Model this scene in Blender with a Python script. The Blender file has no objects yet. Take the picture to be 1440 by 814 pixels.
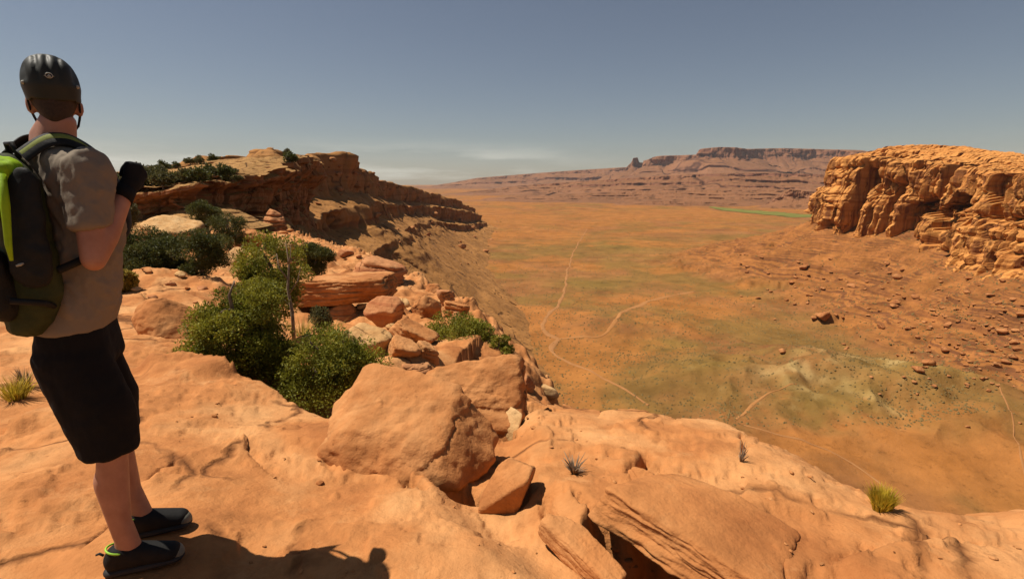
import time; T0_ = time.time()
HAZE = True
NR, NC = 640, 900
import bpy, bmesh, math, random
import numpy as np
from mathutils import Vector, Matrix, Quaternion

random.seed(11)
RNG = np.random.default_rng(11)
C = bpy.context.scene.collection
CZ = 1.45                       # the camera stands this far above the rock at the rider's feet
FPX = 703.0                     # focal length in pixels of a 1440 pixel wide picture
TP = 152.0 / 703.0
CP, SP = math.cos(math.atan(TP)), math.sin(math.atan(TP))


def ray(px, py):
    x = (px - 720.0) / FPX
    y = (407.0 - py) / FPX
    return np.array([x, y * SP + CP, y * CP - SP])


def at(px, py, Y):
    d = ray(px, py)
    k = Y / d[1]
    return np.array([d[0] * k, Y, CZ + d[2] * k])


def pxm(py, Y):
    """metres covered by one pixel of the photograph at forward distance Y"""
    return Y / ray(720, py)[1] / FPX


# ---------------------------------------------------------------- noise
_perm = RNG.permutation(512).astype(np.int64) % 512
_perm = np.concatenate([_perm, _perm, _perm])
_g = RNG.normal(size=(512, 3))
_g /= np.linalg.norm(_g, axis=1)[:, None]


def perlin(P):
    P = np.asarray(P, dtype=np.float64)
    I = np.floor(P).astype(np.int64)
    Fr = P - I
    W = Fr * Fr * Fr * (Fr * (Fr * 6 - 15) + 10)
    I &= 511
    out = 0
    for dx in (0, 1):
        wx = W[:, 0] if dx else 1 - W[:, 0]
        px = _perm[(I[:, 0] + dx) & 511]
        for dy in (0, 1):
            wy = W[:, 1] if dy else 1 - W[:, 1]
            pxy = _perm[(px + I[:, 1] + dy) & 511]
            for dz in (0, 1):
                wz = W[:, 2] if dz else 1 - W[:, 2]
                h = _perm[(pxy + I[:, 2] + dz) & 511]
                g = _g[h]
                d = g[:, 0] * (Fr[:, 0] - dx) + g[:, 1] * (Fr[:, 1] - dy) + g[:, 2] * (Fr[:, 2] - dz)
                out = out + wx * wy * wz * d
    return out * 1.5


def fbm(P, o=4, gain=.5, lac=2.03):
    P = np.asarray(P, dtype=np.float64)
    a, s = 1.0, 0
    for i in range(o):
        s = s + a * perlin(P * lac ** i + 17.3 * i)
        a *= gain
    return s


def ridged(P, o=4, gain=.5, lac=2.03):
    a, s = 1.0, 0
    for i in range(o):
        s = s + a * (1 - 2 * np.abs(perlin(np.asarray(P) * lac ** i + 9.1 * i)))
        a *= gain
    return s


def fbm2(x, y, s, o=4, seed=0.0, gain=.5):
    return fbm(np.stack([x / s, y / s, np.full_like(x, seed * 3.7 + .37)], 1), o, gain)


def cells(u, seed):
    """1-D cells of uneven width: (0..1 position from the nearest crack to the middle, random value of the cell)"""
    i = np.floor(u)
    def jit(k):
        return k + .35 * np.sin(k * 127.1 + seed * 3.3) 
    lo = jit(i); hi = jit(i + 1)
    below = u < lo; above = u >= hi
    i = np.where(below, i - 1, np.where(above, i + 1, i))
    lo = jit(i); hi = jit(i + 1)
    t = np.clip((u - lo) / (hi - lo), 0, 1)
    r = np.modf(np.abs(np.sin(i * 311.7 + seed * 7.1) * 437.58))[0]
    return 1 - np.abs(2 * t - 1), r


def sstep(a, b, x):
    t = np.clip((x - a) / (b - a), 0, 1)
    return t * t * (3 - 2 * t)


def polydist(x, y, poly):
    """distance to an open polyline, sign (+ on its right), running length along it"""
    poly = np.asarray(poly, float)
    best = np.full(x.shape, 1e18); sg = np.ones_like(x); al = np.zeros_like(x)
    L = 0
    for a, b in zip(poly[:-1], poly[1:]):
        ex, ey = b[0] - a[0], b[1] - a[1]
        l2 = ex * ex + ey * ey
        t = np.clip(((x - a[0]) * ex + (y - a[1]) * ey) / l2, 0, 1)
        dx = x - a[0] - t * ex; dy = y - a[1] - t * ey
        d = dx * dx + dy * dy
        m = d < best
        best = np.where(m, d, best)
        sg = np.where(m, np.where(ex * (y - a[1]) - ey * (x - a[0]) < 0, 1., -1.), sg)
        al = np.where(m, L + t * math.sqrt(l2), al)
        L += math.sqrt(l2)
    return np.sqrt(best), sg, al


# ---------------------------------------------------------------- meshes
def mesh_np(name, V, quads=None, tris=None, smooth=True):
    V = np.asarray(V, dtype=np.float32).reshape(-1, 3)
    me = bpy.data.meshes.new(name)
    me.vertices.add(len(V)); me.vertices.foreach_set('co', V.ravel())
    nq = 0 if quads is None else len(quads); nt = 0 if tris is None else len(tris)
    li = []
    if nq: li.append(np.asarray(quads, np.int32).ravel())
    if nt: li.append(np.asarray(tris, np.int32).ravel())
    li = np.concatenate(li)
    me.loops.add(len(li)); me.loops.foreach_set('vertex_index', li)
    st = np.concatenate([np.arange(nq) * 4, nq * 4 + np.arange(nt) * 3]).astype(np.int32)
    me.polygons.add(nq + nt); me.polygons.foreach_set('loop_start', st)
    me.update(calc_edges=True)
    me.validate()
    me.polygons.foreach_set('use_smooth', np.full(len(me.polygons), bool(smooth)))
    return me


def grid_quads(R, K, close=False):
    i = np.arange(R * K).reshape(R, K)
    if close:
        i = np.concatenate([i, i[:, :1]], 1)
    a, b, c, d = i[:-1, :-1], i[:-1, 1:], i[1:, 1:], i[1:, :-1]
    return np.stack([a, b, c, d], -1).reshape(-1, 4)


def link(name, me, mat=None, parent=None, loc=None):
    o = bpy.data.objects.new(name, me)
    C.objects.link(o)
    if mat is not None and me is not None:
        me.materials.clear(); me.materials.append(mat)
    if parent is not None: o.parent = parent
    if loc is not None: o.location = loc
    return o


def tag(o, label=None, cat=None, group=None, kind=None):
    if label: o['label'] = label
    if cat: o['category'] = cat
    if group: o['group'] = group
    if kind: o['kind'] = kind
    return o


def empty(name, loc=(0, 0, 0), rz=0.0):
    o = bpy.data.objects.new(name, None); C.objects.link(o)
    o.location = loc; o.rotation_euler = (0, 0, rz)
    o.empty_display_size = .1
    return o


def copy_tree(o, parent=None):
    c = o.copy(); C.objects.link(c)
    if parent is not None: c.parent = parent
    for ch in list(o.children):
        copy_tree(ch, c)
    return c


_ico = {}


def ico(sub):
    if sub not in _ico:
        bm = bmesh.new(); bmesh.ops.create_icosphere(bm, subdivisions=sub, radius=1)
        v = np.array([w.co[:] for w in bm.verts]); f = np.array([[w.index for w in g.verts] for g in bm.faces])
        bm.free(); _ico[sub] = (v, f)
    v, f = _ico[sub]
    return v.copy(), f


def rock_mesh(seed, dims, sub=4, planes=13, k=14., rough=.05, extra=(), strata=0., fine=.012, flat=.0, cracks=()):
    """a weathered sandstone block: a sphere cut by rounded planes, then eaten by noise. dims are full sizes in metres"""
    r = np.random.default_rng(seed)
    v, f = ico(sub)
    N = r.normal(size=(planes, 3)); N /= np.linalg.norm(N, axis=1)[:, None]
    D = r.uniform(.62, .98, planes)
    if flat:
        N = np.concatenate([N, [[.05, .05, 1], [0, 0, -1]]]); D = np.concatenate([D, [flat, flat]])
    for e in extra:
        n = np.array(e[:3], float); n /= np.linalg.norm(n)
        N = np.concatenate([N, [n]]); D = np.concatenate([D, [e[3]]])
    q = np.maximum(v @ N.T, 0) / D
    rad = (np.sum(q ** k, 1) + .75 ** k) ** (-1 / k)
    p = v * rad[:, None]
    p /= np.abs(p).max(0)
    o = seed * 1.37
    n1 = fbm(p * 1.3 + o, 3); n2 = fbm(p * 4.5 + o + 5, 3); 
    p = p * (1 + rough * n1 + rough * .45 * n2)[:, None]
    p = p * (np.array(dims) / 2)
    m = min(dims)
    if strata:
        zz = p[:, 2] / (m * .16) + .6 * fbm(p / m * .9 + o, 2)
        e, _ = cells(zz, seed)
        g = -strata * m * np.clip(1 - e * 3.2, 0, 1)
        nrm = p / np.linalg.norm(p * [1, 1, .35], axis=1)[:, None]; nrm[:, 2] *= .1
        p = p + nrm * g[:, None] * sstep(.95, .5, np.abs(v[:, 2]))[:, None]
    for (a, b, c, off, dep) in cracks:      # joints: grooves along a plane through the block
        nn_ = np.array((a, b, c), float); nn_ /= np.linalg.norm(nn_)
        q_ = (v @ nn_) - off + .10 * fbm(v * 2.2 + o, 4)
        g = np.exp(-(q_ / .022) ** 2) * sstep(-.25, .15, fbm(v * 1.6 + o + a * 5, 2))
        p = p * (1 - dep * g - .4 * dep * sstep(-.01, .06, q_))[:, None]
    if fine:
        nrm = p / np.linalg.norm(p, axis=1)[:, None]
        p = p + nrm * (fine * m * fbm(p / m * 9 + o, 3))[:, None]
    return mesh_np('rock', p, tris=f)


def tube(V, Fq, pts, rads, n=8, cap=True):
    """append a tapered tube along pts to the lists V, Fq (quads)"""
    pts = [Vector(p) for p in pts]
    base = len(V)
    up = Vector((.13, .21, .97))
    for i, p in enumerate(pts):
        d = (pts[min(i + 1, len(pts) - 1)] - pts[max(i - 1, 0)]).normalized()
        a = d.cross(up)
        if a.length < .05: a = d.cross(Vector((1, 0, 0)))
        a.normalize(); b = d.cross(a)
        for k in range(n):
            t = 2 * math.pi * k / n
            V.append(tuple(p + (a * math.cos(t) + b * math.sin(t)) * rads[i]))
    for i in range(len(pts) - 1):
        for k in range(n):
            k2 = (k + 1) % n
            Fq.append((base + i * n + k, base + i * n + k2, base + (i + 1) * n + k2, base + (i + 1) * n + k))
    if cap:
        Fq.append(tuple(base + k for k in range(n))[::-1])
        Fq.append(tuple(base + (len(pts) - 1) * n + k for k in range(n)))


def poly_mesh(name, V, Fs, smooth=True):
    me = bpy.data.meshes.new(name); me.from_pydata([tuple(v) for v in V], [], [tuple(f) for f in Fs]); me.update()
    me.polygons.foreach_set('use_smooth', np.full(len(me.polygons), bool(smooth)))
    return me


# ---------------------------------------------------------------- materials
class NT:
    def __init__(s, name):
        s.m = bpy.data.materials.new(name); s.m.use_nodes = True
        s.t = s.m.node_tree; s.t.nodes.clear()
        s.out = s.n('ShaderNodeOutputMaterial'); s.b = s.n('ShaderNodeBsdfPrincipled')
        s.l(s.b.outputs[0], s.out.inputs[0])
        s.geo = s.n('ShaderNodeNewGeometry')
        s.pos = s.geo.outputs['Position']

    def n(s, t, **kw):
        x = s.t.nodes.new(t)
        for k, v in kw.items(): setattr(x, k, v)
        return x

    def l(s, a, b): s.t.links.new(a, b)

    def obj(s):
        s.pos = s.n('ShaderNodeTexCoord').outputs['Object']; return s

    def map(s, scale, loc=(0, 0, 0), rot=(0, 0, 0)):
        m = s.n('ShaderNodeMapping'); s.l(s.pos, m.inputs[0])
        m.inputs['Scale'].default_value = scale; m.inputs['Location'].default_value = loc; m.inputs['Rotation'].default_value = rot
        return m.outputs[0]

    def noise(s, scale, detail=6, rough=.55, vec=None, dist=0.):
        x = s.n('ShaderNodeTexNoise'); s.l(vec if vec is not None else s.pos, x.inputs['Vector'])
        x.inputs['Scale'].default_value = scale; x.inputs['Detail'].default_value = detail
        x.inputs['Roughness'].default_value = rough; x.inputs['Distortion'].default_value = dist
        return x.outputs['Fac']

    def ramp(s, fac, stops):
        x = s.n('ShaderNodeValToRGB'); s.l(fac, x.inputs[0])
        e = x.color_ramp.elements
        while len(e) < len(stops): e.new(.5)
        for q, (p, c) in zip(e, stops):
            q.position = p; q.color = (c[0], c[1], c[2], 1) if hasattr(c, '__len__') else (c, c, c, 1)
        return x.outputs[0]

    def mix(s, fac, a, b, mode='MIX'):
        x = s.n('ShaderNodeMix', data_type='RGBA', blend_type=mode)
        for i, v in ((0, fac), (6, a), (7, b)):
            if hasattr(v, 'is_output'): s.l(v, x.inputs[i])
            elif i == 0: x.inputs[0].default_value = v
            else: x.inputs[i].default_value = (*v, 1)
        return x.outputs[2]

    def math(s, op, a, b=None, clamp=False):
        x = s.n('ShaderNodeMath', operation=op, use_clamp=clamp)
        for i, v in ((0, a), (1, b)):
            if v is None: continue
            if hasattr(v, 'is_output'): s.l(v, x.inputs[i])
            else: x.inputs[i].default_value = v
        return x.outputs[0]

    def bump(s, h, strength, dist, prev=None):
        x = s.n('ShaderNodeBump'); s.l(h, x.inputs['Height'])
        x.inputs['Strength'].default_value = strength; x.inputs['Distance'].default_value = dist
        if prev is not None: s.l(prev, x.inputs['Normal'])
        return x.outputs[0]

    def done(s, col, rough=.9, normal=None, spec=.2):
        if hasattr(col, 'is_output'): s.l(col, s.b.inputs['Base Color'])
        else: s.b.inputs['Base Color'].default_value = (*col, 1)
        if hasattr(rough, 'is_output'): s.l(rough, s.b.inputs['Roughness'])
        else: s.b.inputs['Roughness'].default_value = rough
        s.b.inputs['Specular IOR Level'].default_value = spec
        if normal is not None: s.l(normal, s.b.inputs['Normal'])
        return s.m


def rock_mat(name, dark, mid, light, s=1.0, bumpd=.02, strata=0., band=None, speck=.6, fine=1.0, soil=None, soilz=(.55, .78), varnish=None):
    """weathered sandstone: s = size in metres of the big blotches, bumpd = depth of the relief in metres"""
    t = NT(name)
    a = t.noise(.9 / s, 8, .6, dist=.4)
    col = t.ramp(a, [(.30, dark), (.47, mid), (.72, light)])
    b = t.noise(5.0 / s, 8, .65)
    col = t.mix(1.0, col, t.ramp(b, [(.25, .72), (.5, .98), (.75, 1.14)]), 'MULTIPLY')
    if strata:
        w = t.noise(.35 / s, 3, .5)
        sep = t.n('ShaderNodeSeparateXYZ'); t.l(t.pos, sep.inputs[0])
        z = t.math('ADD', sep.outputs[2], t.math('MULTIPLY', w, strata * 1.2))
        cmb = t.n('ShaderNodeCombineXYZ'); t.l(z, cmb.inputs[2])
        g = t.noise(1.0 / strata, 5, .7, vec=cmb.outputs[0])
        col = t.mix(.75, col, t.ramp(g, [(.33, band or dark), (.45, mid), (.55, light), (.66, mid)]))
    # pale scuffs, dark desert varnish and pits
    p = t.noise(2.1 / s, 9, .7, vec=t.map((1, 1, 1), (31, 7, 3)))
    col = t.mix(t.ramp(p, [(.56, 0), (.70, .55)]), col, light)
    q = t.noise(9. / s, 6, .7, vec=t.map((1, 1, 1), (3, 71, 13)))
    col = t.mix(t.math('MULTIPLY', t.ramp(q, [(.63, 0), (.72, 1)]), speck), col, tuple(.35 * c for c in dark))
    if varnish is not None:       # black manganese streaks run down the steep faces
        sv = t.n('ShaderNodeSeparateXYZ'); t.l(t.geo.outputs['Normal'], sv.inputs[0])
        vz = t.ramp(t.math('ABSOLUTE', sv.outputs[2]), [(.35, 1), (.6, 0)])
        vn = t.ramp(t.noise(3.2 / s, 6, .62, vec=t.map((1, 1, .14))), [(.46, 0), (.60, 1)])
        col = t.mix(t.math('MULTIPLY', t.math('MULTIPLY', vz, vn), .8), col, varnish)
    if soil is not None:          # loose earth and low scrub lie wherever the rock is not steep
        sn = t.n('ShaderNodeSeparateXYZ'); t.l(t.geo.outputs['Normal'], sn.inputs[0])
        e = t.math('ADD', sn.outputs[2], t.math('MULTIPLY', t.math('SUBTRACT', t.noise(2.2 / s, 6, .6), .5), .5))
        sc_ = t.ramp(t.noise(1.1 / s, 7, .65), [(.35, tuple(.8 * c for c in soil)), (.65, tuple(1.15 * c for c in soil))])
        sc_ = t.mix(1., sc_, t.ramp(t.noise(8. / s, 4, .7), [(.56, 1.), (.64, .45)]), 'MULTIPLY')
        mr = t.n('ShaderNodeMapRange'); t.l(e, mr.inputs[0]); mr.inputs[1].default_value = soilz[0]; mr.inputs[2].default_value = soilz[1]
        col = t.mix(mr.outputs[0], col, sc_)
    # hairline joints
    vo = t.n('ShaderNodeTexVoronoi', feature='DISTANCE_TO_EDGE'); vo.inputs['Scale'].default_value = .55 / s
    wn = t.n('ShaderNodeTexNoise'); t.l(t.pos, wn.inputs['Vector']); wn.inputs['Scale'].default_value = 1.3 / s; wn.inputs['Detail'].default_value = 6
    va = t.n('ShaderNodeVectorMath', operation='SCALE'); t.l(wn.outputs['Color'], va.inputs[0]); va.inputs['Scale'].default_value = .9 * s
    vb = t.n('ShaderNodeVectorMath', operation='ADD'); t.l(t.pos, vb.inputs[0]); t.l(va.outputs[0], vb.inputs[1])
    t.l(vb.outputs[0], vo.inputs['Vector'])
    cmask = t.ramp(t.noise(.8 / s, 5, .6, vec=t.map((1, 1, 1), (91, 17, 5))), [(.47, 0), (.55, 1)])
    line = t.math('MULTIPLY', t.ramp(vo.outputs['Distance'], [(0, 1), (.024, 0)]), cmask)
    col = t.mix(t.math('MULTIPLY', line, .9), col, tuple(.4 * c for c in dark))
    h1 = t.noise(1.6 / s, 10, .62); h2 = t.noise(14. / s, 8, .6)
    h3 = t.noise(60. / s, 4, .6)
    n = t.bump(h1, .45, bumpd * 1.6)
    n = t.bump(h2, .9, bumpd * .75, n)
    n = t.bump(h3, .8 * fine, bumpd * .2, n)
    n = t.bump(t.math('SUBTRACT', 1., line), .8, bumpd * .8, n)
    return t.done(col, .92, n, .12)
M = {}
M['slab'] = rock_mat('slab sandstone', (.29, .100, .030), (.45, .180, .058), (.60, .31, .125), 1.0, .022)
M['boulder'] = rock_mat('boulder sandstone', (.30, .106, .033), (.43, .172, .056), (.56, .28, .112), .8, .02)
M['pale_rock'] = rock_mat('pale sandstone', (.42, .21, .075), (.52, .295, .12), (.62, .40, .19), .5, .015)
M['red_rock'] = rock_mat('red sandstone', (.27, .085, .035), (.38, .14, .055), (.50, .24, .10), 1.2, .03, strata=.35, band=(.2, .06, .03))
M['cliff_near'] = rock_mat('caprock sandstone', (.14, .052, .022), (.24, .095, .04), (.36, .165, .068), 6., .18, strata=1.6, band=(.10, .036, .018), soil=(.34, .18, .062), soilz=(.45, .7))  # rock colour darkened to stand in for shade, flat tops paler as sunlit lip
M['butte'] = rock_mat('butte sandstone', (.29, .098, .027), (.50, .195, .048), (.62, .285, .080), 22., .7, strata=7., band=(.20, .062, .022), speck=.5, varnish=(.17, .055, .022))
M['ridge'] = rock_mat('ridge sandstone', (.20, .085, .03), (.27, .118, .038), (.34, .160, .055), 30., .8, strata=9., band=(.13, .04, .025), speck=.5, soil=(.34, .155, .046), soilz=(.5, .75))
M['mesa'] = rock_mat('far mesa rock', (.13, .045, .028), (.21, .085, .045), (.28, .13, .062), 500., 9., strata=70., band=(.12, .045, .04), speck=.3, soil=(.22, .096, .042), soilz=(.7, .9))
M['talus_rock'] = rock_mat('talus rock', (.24, .085, .03), (.36, .14, .048), (.46, .21, .08), 5., .12)


def leaf_mat(name, a, b, c, trans=.35):
    t = NT(name)
    n1 = t.noise(3.5, 4, .6)
    n2 = t.noise(23., 3, .6)
    col = t.ramp(n1, [(.34, a), (.5, b), (.68, c)])
    col = t.mix(1., col, t.ramp(n2, [(.3, .6), (.7, 1.35)]), 'MULTIPLY')
    m = t.done(col, .65, None, .25)
    tr = t.n('ShaderNodeBsdfTranslucent'); t.l(col, tr.inputs[0])
    mx = t.n('ShaderNodeMixShader'); mx.inputs[0].default_value = trans
    t.l(t.b.outputs[0], mx.inputs[1]); t.l(tr.outputs[0], mx.inputs[2]); t.l(mx.outputs[0], t.out.inputs[0])
    return m


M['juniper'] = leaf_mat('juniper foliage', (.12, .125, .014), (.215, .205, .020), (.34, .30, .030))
M['juniper_dark'] = leaf_mat('shaded juniper foliage', (.045, .050, .013), (.080, .085, .018), (.125, .120, .026))  # darker copy of the juniper foliage, shade put into its colour
M['sage'] = leaf_mat('scrub foliage', (.06, .058, .020), (.105, .095, .030), (.16, .135, .045))
M['dry_scrub'] = (lambda t: t.done(t.ramp(t.noise(.05, 4, .6), [(.3, (.13, .085, .030)), (.7, (.20, .135, .048))]), .95))(NT('dry desert scrub'))
M['dry_grass'] = leaf_mat('dry grass', (.22, .17, .03), (.36, .27, .05), (.48, .36, .08), .4)
M['green_grass'] = leaf_mat('green bunch grass', (.36, .26, .025), (.56, .40, .035), (.70, .52, .06), .4)


def bark_mat():
    t = NT('juniper bark').obj()
    a = t.noise(9., 6, .6, vec=t.map((3, 3, .5)))
    return t.done(t.ramp(a, [(.3, (.10, .065, .045)), (.6, (.24, .18, .13)), (.8, (.36, .30, .24))]), .9, t.bump(a, .8, .01), .1)


M['bark'] = bark_mat()


def twig_mat():
    t = NT('dead twigs'); a = t.noise(20., 4, .6)
    return t.done(t.ramp(a, [(.3, (.16, .10, .06)), (.7, (.36, .27, .18))]), .9)


M['twig'] = twig_mat()


def valley_mat():
    t = NT('valley soil')
    at_ = t.n('ShaderNodeAttribute', attribute_name='soil')
    sep = t.n('ShaderNodeSeparateColor'); t.l(at_.outputs['Color'], sep.inputs[0])
    g, r, p = sep.outputs[0], sep.outputs[1], sep.outputs[2]
    tal = at_.outputs['Alpha']
    a = t.noise(.011, 9, .62)
    base = t.ramp(a, [(.32, (.20, .080, .029)), (.5, (.26, .108, .037)), (.7, (.33, .145, .050))])
    green = t.ramp(t.noise(.02, 7, .6), [(.35, (.165, .100, .027)), (.6, (.215, .124, .032))])
    col = t.mix(g, base, green)
    col = t.mix(r, col, t.ramp(t.noise(.03, 7, .6), [(.35, (.30, .115, .028)), (.65, (.37, .145, .038))]))
    col = t.mix(p, col, t.ramp(t.noise(.05, 7, .6), [(.35, (.36, .235, .085)), (.65, (.46, .33, .14))]))
    ts = t.n('ShaderNodeSeparateXYZ'); t.l(t.pos, ts.inputs[0])
    w = t.noise(.03, 4, .6)
    z = t.math('ADD', ts.outputs[2], t.math('MULTIPLY', w, 9.))
    cm = t.n('ShaderNodeCombineXYZ'); t.l(z, cm.inputs[2])
    bands = t.noise(.16, 4, .7, vec=cm.outputs[0])
    tc = t.ramp(bands, [(.36, (.21, .078, .027)), (.45, (.28, .108, .033)), (.6, (.335, .132, .037)), (.72, (.26, .104, .034))])
    thin = t.noise(.42, 2, .5, vec=cm.outputs[0])
    thin = t.ramp(thin, [(.47, 0), (.51, 1), (.56, 1), (.61, 0)])  # dark contour lines: ledge shading painted in, along with darker strata
    thin = t.math('MULTIPLY', thin, t.ramp(t.noise(.022, 5, .65, vec=t.map((1, 1, .2), (7, 3, 0))), [(.42, 0), (.54, .75)]))
    tc = t.mix(thin, tc, (.115, .045, .022))
    tc = t.mix(t.ramp(t.noise(.25, 6, .75, vec=t.map((1, 1, .3), (17, 3, 0))), [(.55, 0), (.66, .6)]), tc, (.14, .055, .024))
    tc = t.mix(1., tc, t.ramp(t.noise(.09, 8, .65), [(.3, .72), (.7, 1.2)]), 'MULTIPLY')
    col = t.mix(tal, col, tc)
    # scattered low scrub and stones show as dark freckles on the soil
    v = t.noise(.33, 5, .75, vec=t.map((1, 1, .3)))
    fre = t.ramp(v, [(.56, 1.0), (.66, .72)])
    col = t.mix(1., col, fre, 'MULTIPLY')
    b2 = t.noise(.045, 8, .68, vec=t.map((1, 1, .3), (50, 9, 0)))
    col = t.mix(1., col, t.ramp(b2, [(.3, .68), (.5, .98), (.7, 1.22)]), 'MULTIPLY')
    n = t.bump(t.noise(.05, 9, .65), .5, 3.)
    n = t.bump(t.noise(.5, 6, .65), .5, .5, n)
    return t.done(col, .95, n, .05)


M['valley'] = valley_mat()


def road_mat():
    t = NT('pale dirt track'); a = t.noise(.2, 6, .6)
    return t.done(t.ramp(a, [(.3, (.29, .125, .041)), (.7, (.345, .158, .055))]), .95)


M['road'] = road_mat()


M['wash'] = (lambda t: t.done(t.ramp(t.noise(.06, 7, .6), [(.3, (.30, .125, .036)), (.7, (.38, .17, .055))]), .95))(NT('wash sand'))


def simple(name, col, rough=.7, var=.25, scale=30., bump=0., spec=.3, sheen=0.):
    t = NT(name).obj()
    a = t.noise(scale, 5, .6)
    c = t.mix(1., col, t.ramp(a, [(.3, 1 - var), (.7, 1 + var)]), 'MULTIPLY')
    nrm = t.bump(t.noise(scale * 3, 4, .6), .5, bump) if bump else None
    m = t.done(c, rough, nrm, spec)
    if sheen: t.b.inputs['Sheen Weight'].default_value = sheen
    return m
# ================================================================ the rock bench the rider stands on
def bench(x, y):
    a = np.degrees(np.arctan2(x, np.maximum(y, .05)))
    s1 = .105 + .095 * sstep(-42, -16, a)
    y1 = np.clip(y, -3, 12) - 1.7
    z = -(np.where(y1 > 0, s1, .06) * y1 + .1 * np.clip(y - 12, 0, 13) + .06 * np.maximum(y - 25, 0))
    return z


def march(f, px, py, y0=.6, y1=400., n=2500):
    d = ray(px, py)
    Y = np.geomspace(y0, y1, n)
    X = d[0] / d[1] * Y; Z = CZ + d[2] / d[1] * Y
    g = f(X, Y)
    i = np.argmax(Z < g)
    if not (Z < g).any(): i = n - 1
    return np.array([X[i], Y[i], g[i]])


def on0(px, py): return march(bench, px, py)


RIM = [(22, -2), (9, 2.0)] + [tuple(on0(*p)[:2]) for p in
       [(1440, 706), (1350, 712), (1262, 704), (1225, 700), (1150, 655), (1090, 628), (1030, 603), (985, 588), (930, 573), (850, 566), (780, 560)]] + \
      [(-.05, 7.9), (-.5, 10.6), (-1.5, 16.5), (-5.0, 25.5), (-15, 45), (-27, 66), (-43, 95), (-52, 118), (-62, 150), (-80, 200)]
GULLY = [tuple(on0(*p)[:2]) for p in [(255, 500), (300, 512), (350, 534), (400, 557), (455, 584), (520, 600), (600, 585), (680, 570), (735, 562)]]


def rimdist(x, y):
    d, s, al = polydist(x, y, RIM)
    return d * s          # + on the right of the path = valley side


def cracks():
    L = []
    P = lambda pts: [tuple(on0(*p)[:2]) for p in pts]
    # pixels, half width m, depth m, height of the step on its right hand side
    L.append((P([(72, 812), (110, 775), (150, 738), (192, 690), (222, 662), (262, 640), (310, 622), (345, 612), (372, 616)]), .020, .09, .055))
    L.append((P([(185, 690), (205, 684), (218, 672)]), .02, .08, .03))
    L.append((P([(0, 604), (40, 578), (80, 556), (120, 535)]), .03, .04, .10))
    L.append((P([(186, 512), (230, 509), (275, 508), (310, 514), (350, 533)]), .05, .22, .17))
    L.append((P([(190, 405), (215, 418), (232, 428), (245, 432), (262, 450)]), .05, .16, .08))
    L.append((P([(495, 625), (530, 645), (570, 665), (605, 688)]), .03, .12, 0))
    L.append((P([(762, 700), (782, 730), (800, 750), (830, 780), (862, 812)]), .020, .10, -.04))
    L.append((P([(800, 700), (845, 735), (865, 775), (890, 812)]), .016, .08, .03))
    L.append((P([(755, 697), (775, 702), (800, 704)]), .012, .05, .0))
    L.append((P([(910, 648), (900, 662), (885, 672)]), .028, .10, .03))
    L.append((P([(908, 668), (925, 672), (940, 690)]), .02, .08, .03))
    L.append((P([(925, 664), (936, 676), (941, 690)]), .012, .05, .0))
    L.append((P([(936, 692), (960, 698), (978, 706)]), .02, .07, .03))
    L.append((P([(775, 606), (800, 602), (815, 598)]), .012, .03, 0))
    L.append((P([(1040, 622), (1048, 640), (1041, 652)]), .012, .05, 0))
    L.append((P([(370, 592), (400, 592), (430, 594)]), .014, .03, 0))
    L.append((P([(840, 573), (880, 572), (920, 575)]), .03, .05, .04))
    L.append((P([(1160, 790), (1240, 765), (1330, 752), (1440, 760)]), .02, .03, .05))
    return L


CRACKS = cracks()
TROUGH = [tuple(on0(*p)[:2]) for p in [(700, 560), (706, 600), (690, 640), (676, 685), (730, 722), (800, 770), (860, 812), (930, 850), (980, 880)]]
PITS = []
for px, py, wx, wy, dp, rot in [(740, 577, 34, 12, .75, -.1), (716, 600, 10, 8, .4, .8), (648, 668, 46, 13, .34, 0), 
                                (300, 460, 9, 12, .5, 0), (268, 468, 10, 10, .5, 0), (1440, 900, 1, 1, 0, 0)]:
    p = on0(px, py); Y = p[1]
    m = pxm(py, Y); slant = math.sqrt(Y * Y + (CZ - p[2]) ** 2) / (CZ - p[2]) 
    PITS.append((p[0], p[1], wx * m, wy * m * slant, dp, rot))


PITS.append((.64, 1.74, .40, .27, .6, -.78))


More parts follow.
